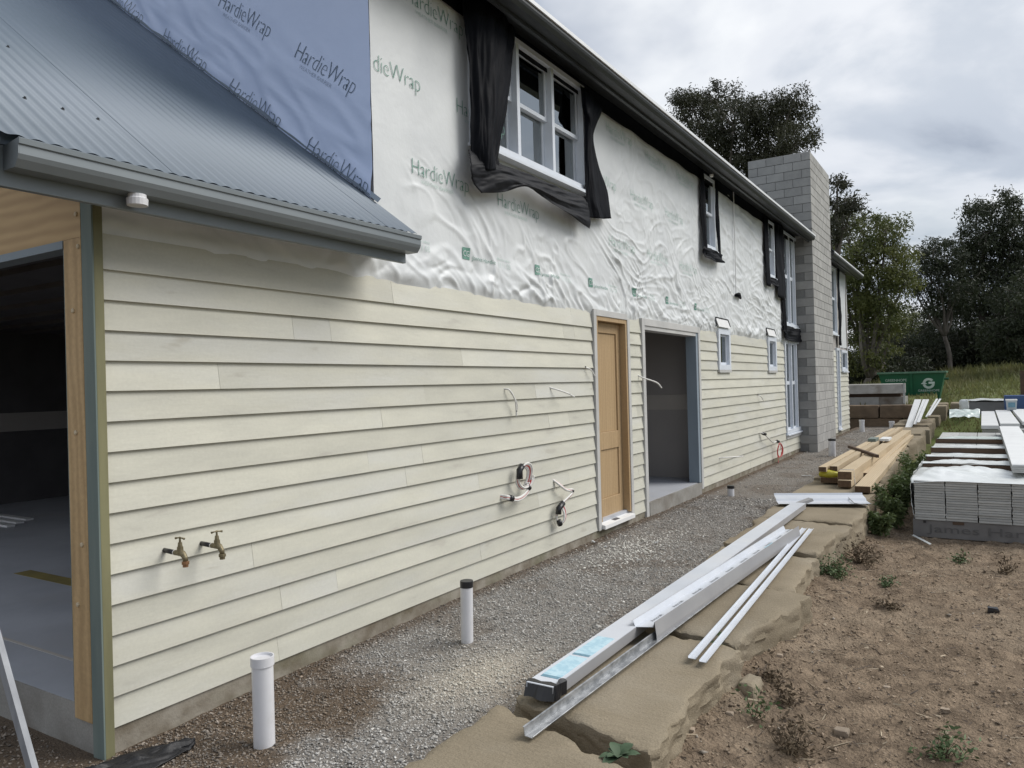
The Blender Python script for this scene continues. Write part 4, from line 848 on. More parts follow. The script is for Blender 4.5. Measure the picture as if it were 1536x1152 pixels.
# ================================================================== TIMBER PILE
def beam(a, c, w_, h_, label, yellow=False, endm=True):
    t = tag(empty('timber_beam', a), label, 'timber', 'timbers piled on the stone wall')
    a = Vector(a); c = Vector(c)
    sweep([(-w_/2, 0), (w_/2, 0), (w_/2, h_), (-w_/2, h_)], a, c).build('beam', timber_m, t, bevel=.003)
    d = (c-a).normalized(); sweep([(-w_/2+.003, .003), (w_/2-.003, .003), (w_/2-.003, h_-.003), (-w_/2+.003, h_-.003)], a-d*.004, a+d*.002).build('end_grain', endgr_m, t)
    return t
beam((1.63, 12.3, .022), (1.66, 21.3, .022), .24, .085, 'lowest timber of the left pile, dark end grain at the bottom')
beam((1.62, 12.35, .108), (1.66, 21.5, .108), .23, .09, 'timber with yellow plastic around its end in the left pile')
beam((1.555, 12.2, .20), (1.66, 21.8, .20), .11, .075, 'topmost timber of the left pile, on the outer left side')
beam((1.69, 12.35, .20), (1.79, 22.3, .20), .11, .075, 'topmost timber of the left pile, on its right side')
beam((1.905, 11.9, .022), (1.93, 21.0, .022), .18, .10, 'lower timber of the middle pair with very dark end grain')
beam((1.895, 12.0, .123), (1.985, 21.6, .126), .19, .115, 'thick upper timber of the middle pair, with a strap around its end')
beam((2.20, 11.45, .022), (2.06, 20.2, .03), .20, .085, 'single timber lying on the right of the pile, closest to the weeds')
beam((2.04, 13.2, .022), (2.14, 20.8, .115), .10, .07, 'slim timber wedged between the middle pair and the right-hand timber')
o = drape('yellow_wrap', [[(1.50, 12.46, .195), (1.62, 12.46, .21), (1.745, 12.46, .19)], [(1.49, 12.32, .19), (1.62, 12.30, .215), (1.755, 12.32, .185)], [(1.49, 12.30, .14), (1.60, 12.26, .15), (1.76, 12.30, .135)], [(1.50, 12.33, .105), (1.62, 12.30, .10), (1.75, 12.33, .10)]], yplast_m, 16, 20, .012, 6, 151)
tag(o, 'crumpled yellow plastic wrapped over the end of a timber', 'plastic wrap')
b = MB(); b.tube([(1.80, 12.25, .03), (1.80, 12.25, .242), (1.99, 12.22, .243), (1.995, 12.22, .13), (2.01, 12.18, .03)], .006, 6); tag(b.build('strap', wire_m), 'pale strap looped around the end of the middle timbers', 'strap')
b = sweep([(-.025, 0), (.025, 0), (.025, .05), (-.025, .05)], (1.46, 15.6, .277), (2.10, 14.2, .24)); tag(b.build('timber_offcut', bearer_m, bevel=.002), 'short dark batten laid across the timber pile', 'batten')
b = MB().box(1.60, 1.75, 17.2, 17.75, .277, .335); tag(b.build('green_offcut', gtreat_m, bevel=.003), 'greenish offcut resting on top of the timber pile', 'offcut')
b = MB().box(1.80, 1.97, 17.4, 18.0, .277, .325); tag(b.build('white_offcut', fcw_m, bevel=.003), 'white offcut resting on top of the timber pile', 'offcut')

# ================================================================== BOARD PACKS
def pack(name, label, x0, cols, y0, y1, zb, layers, th, grp, jitter=.012, cw=.335):
    t = tag(empty(name, (x0+.6, y0, zb)), label, 'board stack', grp)
    q = MB().box(0, cw-.008, 0, y1-y0, 0, th-.003).build('board', fc_m); bm = bmesh.new(); bm.from_mesh(q.data); bmesh.ops.bevel(bm, geom=bm.edges[:], offset=.003, segments=1, affect='EDGES'); bm.to_mesh(q.data); bm.free(); me = q.data; bpy.data.objects.remove(q)
    for l in range(layers):
        for c in range(cols):
            o = bpy.data.objects.new('board', me); C.objects.link(o); o.parent = t
            o.location = Vector((x0+cw*c+random.uniform(-.004, .004), y0+random.uniform(0, jitter), zb+th*l))-origin(t)
    return t
p1 = pack('board_stack', 'large stack of grey cladding boards standing on the soil, lettered wrap at its base', 2.90, 5, 10.5, 14.7, -.145, 16, .030, 'stacks of cladding boards')
b = MB().box(2.875, 4.62, 10.52, 14.6, -.36, -.147); b.build('base_wrap', pallet_m, p1, bevel=.006)
for (xa, xb) in ((3.30, 3.42),): MB().box(xa, xb, 10.512, 10.53, -.185, -.15).build('base_gap', bearer_m, p1)
MB().box(2.99, 3.02, 10.512, 10.53, -.185, -.155).build('base_gap', black_m, p1)
def face_text(body, size, x, y, z, m, parent, width=None, nm='lettering', thin=0):
    V, Fc = T_(body, size, thin, 1.0, width); npmesh(nm, np.stack([x+V[:, 0], np.full(len(V), y), z+V[:, 1]], -1), Fc, m, parent)
face_text('James Hardie', .135, 3.04, 10.512, -.29, mat('faint_print', (.09, .088, .088), (.11, .107, .105), scale=10, rough=.6), p1, 1.25)
p2 = pack('board_stack', 'second stack of cladding boards directly behind the large front stack', 2.86, 4, 14.9, 19.4, -.10, 8, .055, 'stacks of cladding boards')
p3 = pack('board_stack', 'farther stack of cladding boards under the three wide pale boards', 3.62, 4, 19.8, 25.5, -.05, 8, .055, 'stacks of cladding boards')
for i, (y, z) in enumerate(((11.75, .337), (12.75, .337), (14.35, .337), (16.3, .342))):
    b = MB().box(2.93-.02*i, 3.98, y, y+.09, z, z+.075); tag(b.build('bearer', bearer_m, bevel=.003), ['front bearer timber lying across the board stack', 'second bearer timber from the front on the board stack', 'third bearer timber from the front on the board stack', 'rearmost bearer timber on the board stack'][i], 'bearer', 'bearers across the board stack')
    o = drape('film_cover', [[(2.9, y-.005+.1*j, z+.088-.012*abs(j-1)+.006*math.sin(i+j)), (3.2, y+.1*j, z+.09), (3.6, y+.1*j, z+.088), (3.99, y+.1*j, z+.082)] for j in range(6)], film_m if i < 3 else gfilm_m, 20, 30, .0, 5, 160+i)
    o.data.vertices.foreach_set('co', (lambda a: (a.__setitem__((slice(None), 2), a[:, 2]+.018*np.abs(perlin(a[:, 0]*5, a[:, 1]*6, 170+i))), a.ravel())[1])(np.array([v.co[:] for v in o.data.vertices])))
    tag(o, ['white plastic film over the front bearer', 'white plastic film over the second bearer', 'white plastic film over the third bearer', 'greenish plastic film over the rearmost bearer'][i], 'plastic film', 'plastic film on the board stack')
o = drape('film_cover', [[(2.87, 10.49, .30), (3.2, 10.485, .335), (3.7, 10.485, .336), (4.3, 10.485, .337)], [(2.86, 10.6, .35), (3.2, 10.62, .348), (3.6, 10.62, .347), (4.3, 10.62, .346)], [(2.88, 11.0, .36), (3.15, 11.05, .43), (3.6, 11.05, .36), (4.2, 11.0, .35)], [(2.90, 11.5, .38), (3.2, 11.5, .40), (3.5, 11.5, .42), (3.95, 11.5, .37)]], film_m, 40, 50, .0, 6, 180)
o.data.vertices.foreach_set('co', (lambda a: (a.__setitem__((slice(None), 2), a[:, 2]+.035*np.abs(perlin(a[:, 0]*4, a[:, 1]*4+a[:, 0]*2, 181))*sstep(10.52, 10.8, a[:, 1])), a.ravel())[1])(np.array([v.co[:] for v in o.data.vertices])))
tag(o, 'crumpled white film over the front edge of the large board stack', 'plastic film', 'plastic film on the board stack')
o = drape('film_cover', [[(2.865, 10.5, .33), (2.85, 11.5, .35), (2.86, 13.0, .36)], [(2.86, 10.49, .15), (2.83, 11.5, .15), (2.84, 13, .18)], [(2.875, 10.5, -.12), (2.86, 11.5, -.10), (2.86, 13, -.05)]], film_m, 20, 30, .02, 7, 185)
tag(o, 'torn plastic film hanging on the left side of the large board stack', 'plastic film', 'plastic film on the board stack')
t = tag(empty('board_bundle', (4.1, 11, .42)), 'bundle of thin pale boards lying lengthwise on the bearers of the front stack', 'boards')
for i in range(5): MB().box(3.925+.004*(i % 2), 4.265+.004*(i % 2), 10.95+.012*i, 18.9, .418+.019*i, .4355+.019*i).build('board', fcw_m if i == 4 else fc_m, t, bevel=.002)
for i, (xa, xb, lab) in enumerate(((3.60, 3.93, 'leftmost of the three wide pale boards on the far stack'), (3.96, 4.32, 'middle of the three wide pale boards on the far stack'), (4.38, 4.86, 'rightmost of the three wide pale boards on the far stack'))):
    tag(MB().box(xa, xb, 19.7+.25*i, 27.2, .40+.03*i, .48+.03*i).build('wide_board', fcw_m, bevel=.004), lab, 'board', 'wide pale boards')
o = drape('plastic_bundle', [[tuple(at(u, 629-3*k+dv, y=26+.35*k)) for u, dv in ((1424, 0), (1436, -1), (1450, -2), (1470, -1))] for k in range(5)], gfilm_m, 24, 40, .0, 6, 190)
o.data.vertices.foreach_set('co', (lambda a: (a.__setitem__((slice(None), 2), a[:, 2]+.12*np.abs(perlin(a[:, 0]*4, a[:, 1]*3, 191))), a.ravel())[1])(np.array([v.co[:] for v in o.data.vertices])))
tag(o, 'crumpled greenish plastic lying on the ground before the foam pack', 'plastic sheet')
pA = at(1453, 603, y=30.5); pB = at(1510, 616, y=30.5); ztop = pA.z
t = tag(empty('foam_pack', (pA.x+.5, 30.5, pB.z)), 'grey pack with a white sheet on top, far right behind the boards', 'pack')
MB().box(pA.x, pB.x+.6, 30.5, 32.3, pB.z-.3, ztop).build('pack_body', eps_m, t, bevel=.02)
MB().grid([[(x, y, ztop+.03+.06*abs(float(perlin(x*2, y*2, 195)))) for x in np.linspace(pA.x-.03, pB.x+.6, 14)] for y in np.linspace(30.45, 32.3, 8)]).build('cover_sheet', film_m, t, smooth=True, solid=.01)
q = at(1446, 607, y=30); o = stone([(q.x-.12, 30), (q.x+.13, 30), (q.x+.13, 30.3), (q.x-.12, 30.3)], q.z-.25, q.z+.18, 199, empty('tmp'), film_m, 8, .03, .2, 'white_bag'); tmp = o.parent; o.parent = None; bpy.data.objects.remove(tmp)
tag(o, 'small white bag beside the grey foam pack', 'bag')
qa = at(1509, 601, y=26.5); qb = at(1526, 614, y=26.5)
t = tag(empty('storage_tub', ((qa.x+qb.x)/2, 26.6, qb.z)), 'small grey tub with a label standing on the wide pale boards', 'tub')
MB().loft([[(qa.x+d, 26.5+d, z), (qb.x-d, 26.5+d, z), (qb.x-d, 26.85-d, z), (qa.x+d, 26.85-d, z)] for z, d in ((.53, .02), (qa.z, .0))]).build('tub_body', bucket_m, t, bevel=.01)
MB().box(qa.x-.01, qb.x+.01, 26.49, 26.86, qa.z, qa.z+.035).build('tub_lid', white_m, t, bevel=.005)
MB().box(qa.x+.05, qb.x-.05, 26.492, 26.499, .62, .76).build('tub_label', sticker2_m, t)
tag(MB().box(qa.x-.02, qb.x+.5, 27.6, 28.3, .45, qa.z+.12).build('blue_crate', bluep_m, bevel=.02), 'dark blue plastic crate behind the grey tub', 'crate')
q = at(1530, 556, y=30); q2 = at(1530, 600, y=30)
t = tag(empty('timber_post', (q.x, 30, q2.z)), 'dark brown timber frame at the right edge of the picture', 'timber frame')
MB().box(q.x, q.x+.16, 30, 30.2, q2.z-.3, q.z).build('post', bearer_m, t); MB().box(q.x+.161, q.x+1.2, 30.05, 30.15, q.z-.35, q.z-.2).build('rail', bearer_m, t); MB().box(q.x+.161, q.x+1.2, 30.05, 30.15, q.z-.75, q.z-.6).build('rail', bearer_m, t)
# white boards leaning on the block wall
def lean(u0, v0, u1, v1, wpx, label, grp, y0=25.2, y1=28.4, m=fcw_m):
    a = at(u0, v0, y=y0); c = at(u1, v1, y=y1); wv = at(u0+wpx, v0, y=y0)-a; nn = (c-a).cross(wv).normalized()*.018
    wv1 = at(u1+wpx, v1, y=y1)-c
    o = MB().loft([[a, a+wv, a+wv+nn, a+nn], [c, c+wv1, c+wv1+nn, c+nn]]).build('leaning_board', m); tag(o, label, 'board', grp)
lean(1357, 643, 1372, 599, 10, 'wide bright white board, leftmost of those leaning on the far stone wall', 'boards leaning at the far wall')
lean(1370, 636, 1384, 599, 4.5, 'second white board from the left leaning on the far stone wall', 'boards leaning at the far wall')
lean(1375, 633, 1389, 599, 4.5, 'third white board from the left leaning on the far stone wall', 'boards leaning at the far wall')
lean(1388, 625, 1404, 598, 3, 'thin white batten leaning at the far end of the stone wall, left of a pair', 'boards leaning at the far wall', 26.5, 29.5)
lean(1392, 623, 1409, 598, 3, 'thin white batten leaning at the far end of the stone wall, right of a pair', 'boards leaning at the far wall', 26.5, 29.5)
t = tag(empty('panel_stack', (0, 29.6, .64)), 'stack of long beige panels on top of the brown block wall', 'panel stack')
MB().prism([(29.25, 1.02), (29.45, 1.34), (30.6, 1.36), (30.6, 1.02)], 'x', -3.2, 1.30).build('upper_panel', conc_m, t, bevel=.01)
MB().box(-3.0, 1.22, 29.5, 30.5, .90, 1.019).build('spacer', bearer_m, t)
MB().box(-3.1, .55, 29.35, 30.6, .55, .899).build('lower_panel', fc_m, t, bevel=.01); MB().box(.552, 1.36, 29.33, 30.6, .55, .899).build('lower_panel', conc_m, t, bevel=.01)
MB().prism([(29.28, .66), (29.40, 1.37), (29.46, 1.37), (29.34, .66)], 'x', 1.305, 1.37).build('end_board', fc_m, t)

# ================================================================== SKIP BIN
t = tag(empty('skip_bin', (1, 37, .5)), 'green skip bin with a white circular arrow letter logo on the grass', 'skip bin')
x0, x1, zb_, zt_ = -.25, 2.30, .45, 1.74
MB().loft([[(x0+.28, 37.25, zb_), (x1-.28, 37.25, zb_), (x1-.28, 38.6, zb_), (x0+.28, 38.6, zb_)], [(x0, 37, zt_), (x1, 37, zt_), (x1, 38.85, zt_), (x0, 38.85, zt_)]]).build('bin_body', skip_m, t)
MB().box(x0-.06, x1+.06, 36.94, 37.02, zt_-.03, zt_+.05).build('rim', skiprim_m, t, bevel=.01); MB().box(x0-.06, x0+.02, 37.021, 38.9, zt_-.03, zt_+.05).build('rim', skiprim_m, t, bevel=.01); MB().box(x1-.02, x1+.06, 37.021, 38.9, zt_-.03, zt_+.05).build('rim', skiprim_m, t, bevel=.01)
def fy(z): return 37.25 - .25*(z-zb_)/(zt_-zb_)
for x in (1.02,): MB().loft([[(x-.05, fy(zb_)-.005, zb_), (x+.05, fy(zb_)-.005, zb_), (x+.05, fy(zb_)-.06, zb_), (x-.05, fy(zb_)-.06, zb_)], [(x-.05, fy(1.70)-.005, 1.70), (x+.05, fy(1.70)-.005, 1.70), (x+.05, fy(1.70)-.06, 1.70), (x-.05, fy(1.70)-.06, 1.70)]]).build('rib', skip_m, t)
for z in (1.45,): MB().tube([(x1-.05, 37.6, z), (x1+.12, 37.6, z)], .05, 10).build('lifting_lug', skip_m, t)
def logo_arc(cx_, cz_, r0, r1, a0, a1, n=14):
    P = [[(cx_+r*math.cos(a), fy(cz_+r*math.sin(a))-.012, cz_+r*math.sin(a)) for a in np.linspace(a0, a1, n)] for r in (r0, r1)]
    MB().grid(P).build('logo', logo_m, t, solid=.004)
lx, lz = 1.68, 1.27
logo_arc(lx, lz, .13, .23, R(40), R(165)); logo_arc(lx, lz, .13, .23, R(190), R(352))
MB().grid([[(lx+d, fy(lz)-.014, lz+h) for d in (.0, .23)] for h in (-.02, .07)]).build('logo', logo_m, t, solid=.004)
MB().grid([[(lx-.30, fy(lz)-.014, lz-.02), (lx-.05, fy(lz)-.014, lz-.02)], [(lx-.18, fy(lz)-.014, lz+.08), (lx-.17, fy(lz)-.014, lz+.08)]]).build('logo', logo_m, t, solid=.004)
MB().grid([[(lx+.10, fy(lz)-.014, lz+.10), (lx+.28, fy(lz)-.014, lz+.10)], [(lx+.24, fy(lz)-.014, lz+.26), (lx+.26, fy(lz)-.014, lz+.26)]]).build('logo', logo_m, t, solid=.004)
V, Fc = T_('GREENHOPE', .13, 0, 1.0, .82); npmesh('lettering', np.stack([1.26+V[:, 0], fy(.92+V[:, 1])-.012, .92+V[:, 1]], -1), Fc, logo_m, t)
V, Fc = T_('GREENHOPE', .16, 0, 1.0, .85); npmesh('lettering', np.stack([.0+V[:, 0], fy(1.38+V[:, 1])-.012, 1.38+V[:, 1]], -1), Fc, logo_m, t)

# ================================================================== TREES, SHRUBS, GRASS, WEEDS
def leaves(cent, size, wid, droop=.6):
    k = len(cent); a = rng.uniform(0, 2*math.pi, k); el = rng.normal(-droop, .55, k)
    d = np.stack([np.cos(a)*np.cos(el), np.sin(a)*np.cos(el), np.sin(el)], -1)
    r = rng.normal(0, 1, (k, 3)); s = np.cross(d, r); s /= np.linalg.norm(s, axis=1, keepdims=True)+1e-9
    L_ = size*rng.uniform(.6, 1.4, k)[:, None]; W_ = wid*rng.uniform(.7, 1.3, k)[:, None]
    V = np.stack([cent, cent+d*L_*.45+s*W_*.5, cent+d*L_, cent+d*L_*.45-s*W_*.5], 1)
    return V.reshape(-1, 3), np.arange(4*k).reshape(-1, 4)
def foliage_tree(name, label, cat, base, lobes, lm, per, size, grp, trunk_r=.22, spread=.32, dead=0):
    t = tag(empty(name, base), label, cat, grp); B = np.array(base, float); cl = []; tb = MB(); top = None
    cz_ = np.mean([l[0][2] for l in lobes]); cc = np.mean([l[0] for l in lobes], 0)
    fork = B + (np.array([cc[0], cc[1], 0])-np.array([B[0], B[1], 0]))*.35 + np.array([0, 0, (min(l[0][2]-l[1] for l in lobes)-B[2])*.75])
    fork[2] = max(fork[2], B[2]+.5)
    mid = (B+fork)/2 + rng.normal(0, .12, 3)*[1, 1, 0]
    tb.tube(catmull([B-[0, 0, .3], mid, fork], 8).tolist(), list(np.linspace(trunk_r, trunk_r*.7, 8)), 8)
    for (c, r) in lobes:
        c = np.array(c); n_ = max(5, int(.50*per*r*r)); u = rng.normal(0, 1, (n_, 3)); u /= np.linalg.norm(u, axis=1, keepdims=True)
        P = c + u*(r*rng.uniform(.25, 1.0, n_)**.5)[:, None]*np.array([1, 1, .8]); cl.append(P)
        bend = (fork+c)/2 + rng.normal(0, .25*r, 3); tb.tube(catmull([fork, bend, c], 7).tolist(), list(np.linspace(trunk_r*.6, trunk_r*.2, 7)), 6)
        for q in P[:max(4, n_//4)]: tb.tube(catmull([c, (c+q)/2+rng.normal(0, .12*r, 3), q], 4).tolist(), list(np.linspace(trunk_r*.18, trunk_r*.06, 4)), 4)
    tb.build('trunk', bark_m, t, smooth=True)
    P = np.concatenate(cl); reps = rng.integers(34, 95, len(P)); cen = np.repeat(P, reps, 0); sp = .85*spread*np.repeat(rng.uniform(.5, 1.4, len(P)), reps)[:, None]
    cen = cen + np.clip(rng.normal(0, 1, cen.shape), -1.6, 1.6)*sp*np.array([1, 1, .75]); V, Fc = leaves(cen, size, size*.3)
    kind(npmesh('crown', V, Fc, lm, t), 'stuff')
    return t
def lob(Y, lst): return [(tuple(at(u, v, y=Y+dy)), r) for u, v, r, dy in lst]
def base(u, Y, z=None): q = at(u, 560, y=Y); return (q.x, Y, float(gh(q.x, Y)) if z is None else z)
TG = 'trees behind the house'
foliage_tree('gum_tree', 'dark gum tree rising above the roof left of the chimney', 'tree', base(1120, 40), lob(40, [(1040, 165, 1.1, 0), (1075, 150, 1.2, 1), (1100, 185, 1.4, -1), (1060, 205, 1.4, 0), (1120, 160, .8, 0), (1155, 175, 1.2, 0), (1185, 175, 1.1, 1), (1150, 215, 1.4, 0), (1195, 210, .9, -1), (1015, 150, .6, 0), (1110, 240, 1.6, 0), (1160, 255, 1.6, 0), (1190, 150, .6, 0)]), leaf_b, 58, .20, TG, .24)
foliage_tree('gum_tree', 'leafy yellow green gum tree just right of the chimney', 'tree', base(1300, 48), lob(48, [(1268, 335, 1.3, 0), (1295, 350, 1.6, 1), (1330, 345, 1.3, 0), (1275, 390, 1.8, -1), (1315, 395, 1.8, 0), (1348, 390, 1.1, 1), (1290, 440, 1.9, 0), (1330, 440, 1.6, 0), (1275, 480, 1.9, 1), (1320, 480, 1.3, 0), (1260, 430, 1.5, 0), (1357, 425, .9, 0), (1300, 520, 2.0, 1)]), leaf_g, 30, .22, TG, .22)
foliage_tree('gum_tree', 'thin gum tree with a wispy top showing beside the chimney', 'tree', base(1250, 36), lob(36, [(1256, 275, .45, 0), (1268, 300, .5, 0), (1280, 308, .4, 0), (1252, 310, .6, 0), (1245, 340, .9, 0)]), leaf_b, 60, .20, TG, .15, .22)
foliage_tree('gum_tree', 'tallest dark gum tree at the right with a rounded top', 'tree', base(1485, 62), lob(62, [(1490, 310, 1.6, 0), (1465, 318, 1.2, 1), (1515, 318, 1.2, 0), (1480, 350, 1.8, -1), (1520, 350, 1.6, 0), (1455, 365, 1.7, 0), (1500, 385, 2.2, 1), (1535, 390, 2.0, 0), (1450, 405, 2.0, 0), (1490, 430, 2.3, 0), (1530, 440, 2.2, 0), (1460, 455, 2.2, 1), (1505, 480, 2.6, 0), (1545, 330, 1.4, 1), (1545, 480, 2.6, 0)]), leaf_d, 22, .26, TG, .24, .4)
foliage_tree('gum_tree', 'spreading dark gum tree leaning left beside the tallest one', 'tree', base(1425, 58), lob(58, [(1400, 375, 1.2, 0), (1420, 385, 1.5, 1), (1385, 400, 1.2, 0), (1410, 420, 1.5, 0), (1380, 440, .9, 0), (1395, 465, 1.0, 0), (1425, 450, 1.4, 1), (1440, 430, 1.6, 0), (1365, 418, .7, 0)]), leaf_d, 26, .24, TG, .17, .35)
foliage_tree('gum_tree', 'small distant tree in the gap between the green and the dark trees', 'tree', base(1345, 70), lob(70, [(1345, 475, 1.0, 0), (1330, 490, 1.1, 0), (1360, 480, .9, 0), (1372, 470, .8, 1), (1345, 500, 1.2, 0)]), leaf_g, 30, .24, TG, .15, .35)
foliage_tree('gum_tree', 'dark tree at the right edge in front of the tall gum', 'tree', base(1550, 50), lob(50, [(1530, 470, 1.7, 0), (1555, 440, 1.9, 0), (1520, 500, 1.6, 1), (1500, 505, 1.3, 0), (1560, 500, 2, 0)]), leaf_d, 30, .24, TG, .25, .35)
for i, (x, y, h) in enumerate(((13.5, 34, 9.5), (19.5, 30, 10.0), (24, 42, 12))):
    z0 = float(gh(x, y)); foliage_tree('gum_tree', ['gum tree outside the picture to the right, mirrored in the triple window', 'second gum tree outside the picture to the right', 'third gum tree outside the picture to the right'][i], 'tree', (x, y, z0), [((x+a, y+b_, z0+h*c), r) for a, b_, c, r in ((0, 0, .9, 1.5), (1.5, .5, .8, 1.6), (-1.6, 0, .78, 1.5), (0, 1, .65, 2.0), (1.8, -.5, .6, 1.8), (-1.8, .6, .55, 1.8), (.3, 0, .45, 2.0))], leaf_d, 18, .28, TG, .3, .45)
SG = 'shrubs along the tree line'
for i, (u, v, Y, r, m, lab) in enumerate([(1290, 540, 50, 1.3, leaf_d, 'dark shrub behind the far house corner'), (1315, 530, 54, 1.6, leaf_d, 'dark shrub left of the skip bin'), (1345, 525, 58, 1.7, leaf_b, 'brownish shrub behind the left half of the skip bin'), (1375, 520, 60, 1.8, leaf_d, 'dark shrub behind the right half of the skip bin'),
        (1405, 515, 62, 1.9, leaf_b, 'brownish shrub under the leaning gum tree'), (1435, 510, 64, 2.0, leaf_d, 'dark shrub right of the skip bin on the grass bank'), (1465, 505, 64, 2.0, leaf_d, 'dark shrub under the tallest gum tree'), (1495, 500, 62, 2.0, leaf_b, 'brownish shrub on the bank below the tallest gum tree'), (1530, 505, 60, 2.0, leaf_d, 'dark shrub at the right edge on the grass bank'), (1330, 505, 72, 2.0, leaf_d, 'distant dark shrub in the gap left of the leaning gum'), (1380, 498, 74, 2.2, leaf_d, 'distant dark shrub below the leaning gum crown'), (1430, 480, 74, 2.4, leaf_d, 'distant dark shrub between the two dark gums')]):
    q = at(u, v, y=Y); foliage_tree('shrub', lab, 'shrub', (q.x, Y, float(gh(q.x, Y))), [((q.x, Y, q.z-.2*r), r), ((q.x-.8*r, Y+.4, q.z-.6*r), r*.85), ((q.x+.8*r, Y-.3, q.z-.6*r), r*.85), ((q.x, Y-.5, q.z-1.3*r), r*.9)], m, 26, .26, SG, .10, .4)
# grass
k = 42000; yy = 15.5 + 62*rng.random(k)**1.3; xx = rng.uniform(-6, 20, k); keep = ~((xx < 2.5) & (yy < 29.3)); xx, yy = xx[keep], yy[keep]; k = len(xx); zz_ = gh(xx, yy)
hgt = rng.uniform(.05, .16, k)*(1+sstep(34, 50, yy)*2.2)*(1+.6*fbm(xx*.4, yy*.4, 2, 601)); hgt = np.maximum(hgt, .03); a = rng.uniform(0, 6.28, k); wd = .010+.0009*yy
V = np.stack([np.stack([xx-np.cos(a)*wd, yy-np.sin(a)*wd, zz_-.02], -1), np.stack([xx+np.cos(a)*wd, yy+np.sin(a)*wd, zz_-.02], -1), np.stack([xx+rng.normal(0, .3, k)*hgt, yy+rng.normal(0, .3, k)*hgt, zz_+hgt], -1)], 1).reshape(-1, 3)
kind(tag(npmesh('grass', V, np.arange(3*k).reshape(-1, 3), blade_m), 'rough green grass on the rising ground beyond the stacks', 'grass'), 'stuff')
# weeds beside the stack and stones
WG = 'weeds by the stones'
def weed(label, x, y, z, h, r, n, lm=weedleaf_m, size=.07, wid=.028, stems=7, name='weed'):
    t = tag(empty(name, (x, y, z)), label, 'weed', WG); b = MB(); cen = []
    for s in range(stems):
        a = rng.uniform(0, 6.28); rr = r*rng.uniform(.2, 1); tip = np.array([x+rr*math.cos(a), y+rr*math.sin(a), z+h*rng.uniform(.55, 1)]); pth = catmull([(x+.05*math.cos(a), y+.05*math.sin(a), z-.02), ((x+tip[0])/2+.02, (y+tip[1])/2, z+h*.45), tip], 8)
        b.tube(pth.tolist(), list(np.linspace(.006, .002, 8)), 5); m_2 = n//stems; tt = rng.uniform(.2, 1, m_2); cen.append(np.array([np.interp(tt, np.linspace(0, 1, 8), pth[:, i]) for i in range(3)]).T + rng.normal(0, .03*h+.01, (m_2, 3)))
    b.build('stem', dry_m if lm is not weedleaf_m else weed_m, t); V, Fc = leaves(np.concatenate(cen), size, wid, .1); kind(npmesh('leaf_mass', V, Fc, lm, t), 'stuff'); return t
for i, (x, y, h, r, n, lab) in enumerate([(2.62, 10.9, .46, .27, 1500, 'bushy green weed against the near left corner of the board stack'), (2.62, 11.7, .60, .32, 1700, 'tall green weed between the timber pile and the board stack'), (2.52, 12.9, .62, .3, 1400, 'green weed farther back along the left of the board stack'), (2.58, 14.3, .7, .3, 1100, 'leggy green weed reaching above the timber pile'), (2.55, 16.0, .55, .3, 700, 'farthest green weed beside the board stacks'), (2.5, 10.3, .30, .24, 900, 'low green weed at the foot of the stones by the flashing tray')]): weed(lab, x, y, float(gh(x, y)), h, r, n)
def broad(label, x, y, z, n, L_, m, el=.35):
    t = tag(empty('broadleaf_weed', (x, y, z)), label, 'weed', WG)
    for i in range(n):
        a = i*2.4+random.uniform(-.3, .3); e_ = el+random.uniform(-.25, .35); l_ = L_*random.uniform(.7, 1.2); d = Vector((math.cos(a)*math.cos(e_), math.sin(a)*math.cos(e_), math.sin(e_))); s_ = Vector((-math.sin(a), math.cos(a), 0)); P = []
        for f in np.linspace(0, 1, 7):
            w_ = .24*l_*math.sin(math.pi*min(1, f*.93+.07))**.8; c_ = Vector((x, y, z+.02)) + d*l_*f + Vector((0, 0, -.35*l_*f*f)); P.append([c_-s_*w_+Vector((0, 0, .25*w_)), c_, c_+s_*w_+Vector((0, 0, .25*w_))])
        MB().grid(P).build('leaf', m, t, smooth=True)
broad('grey green broadleaf weed growing at the foot of the second stone', 2.26, 3.03, -.03, 17, .10, weed2_m, .55)
broad('small dark green weed in the gap behind the second stone', 2.18, 4.76, -.06, 8, .12, weed_m, .4)
broad('tiny bright green seedling at the bottom edge beside the stone', 2.43, 3.02, -.22, 6, .12, weedleaf_m, .7)
DG = 'dry weeds on the soil'
def dryweed(label, x, y, h, n, green=False):
    z = float(gh(x, y)); t = tag(empty('dry_weed', (x, y, z)), label, 'dry weed', DG); b = MB(); cen = []
    for s in range(n):
        a = rng.uniform(0, 6.28); e_ = rng.uniform(.15, 1.35); l_ = h*rng.uniform(.5, 1.1); d = np.array([math.cos(a)*math.cos(e_), math.sin(a)*math.cos(e_), math.sin(e_)]); p1_ = np.array([x, y, z]); p2_ = p1_+d*l_*.5+rng.normal(0, .015, 3); p3_ = p1_+d*l_+rng.normal(0, .03, 3); b.tube(catmull([p1_, p2_, p3_], 6).tolist(), list(np.linspace(.0032, .001, 6)), 4); cen += [p2_+rng.normal(0, .02, 3) for _ in range(5)] + [p3_+rng.normal(0, .02, 3) for _ in range(7)]
    b.build('stem', dry_m, t); V, Fc = leaves(np.array(cen), .035, .014, 0); kind(npmesh('leaf_mass', V, Fc, weed_m if green else dry_m, t), 'stuff')
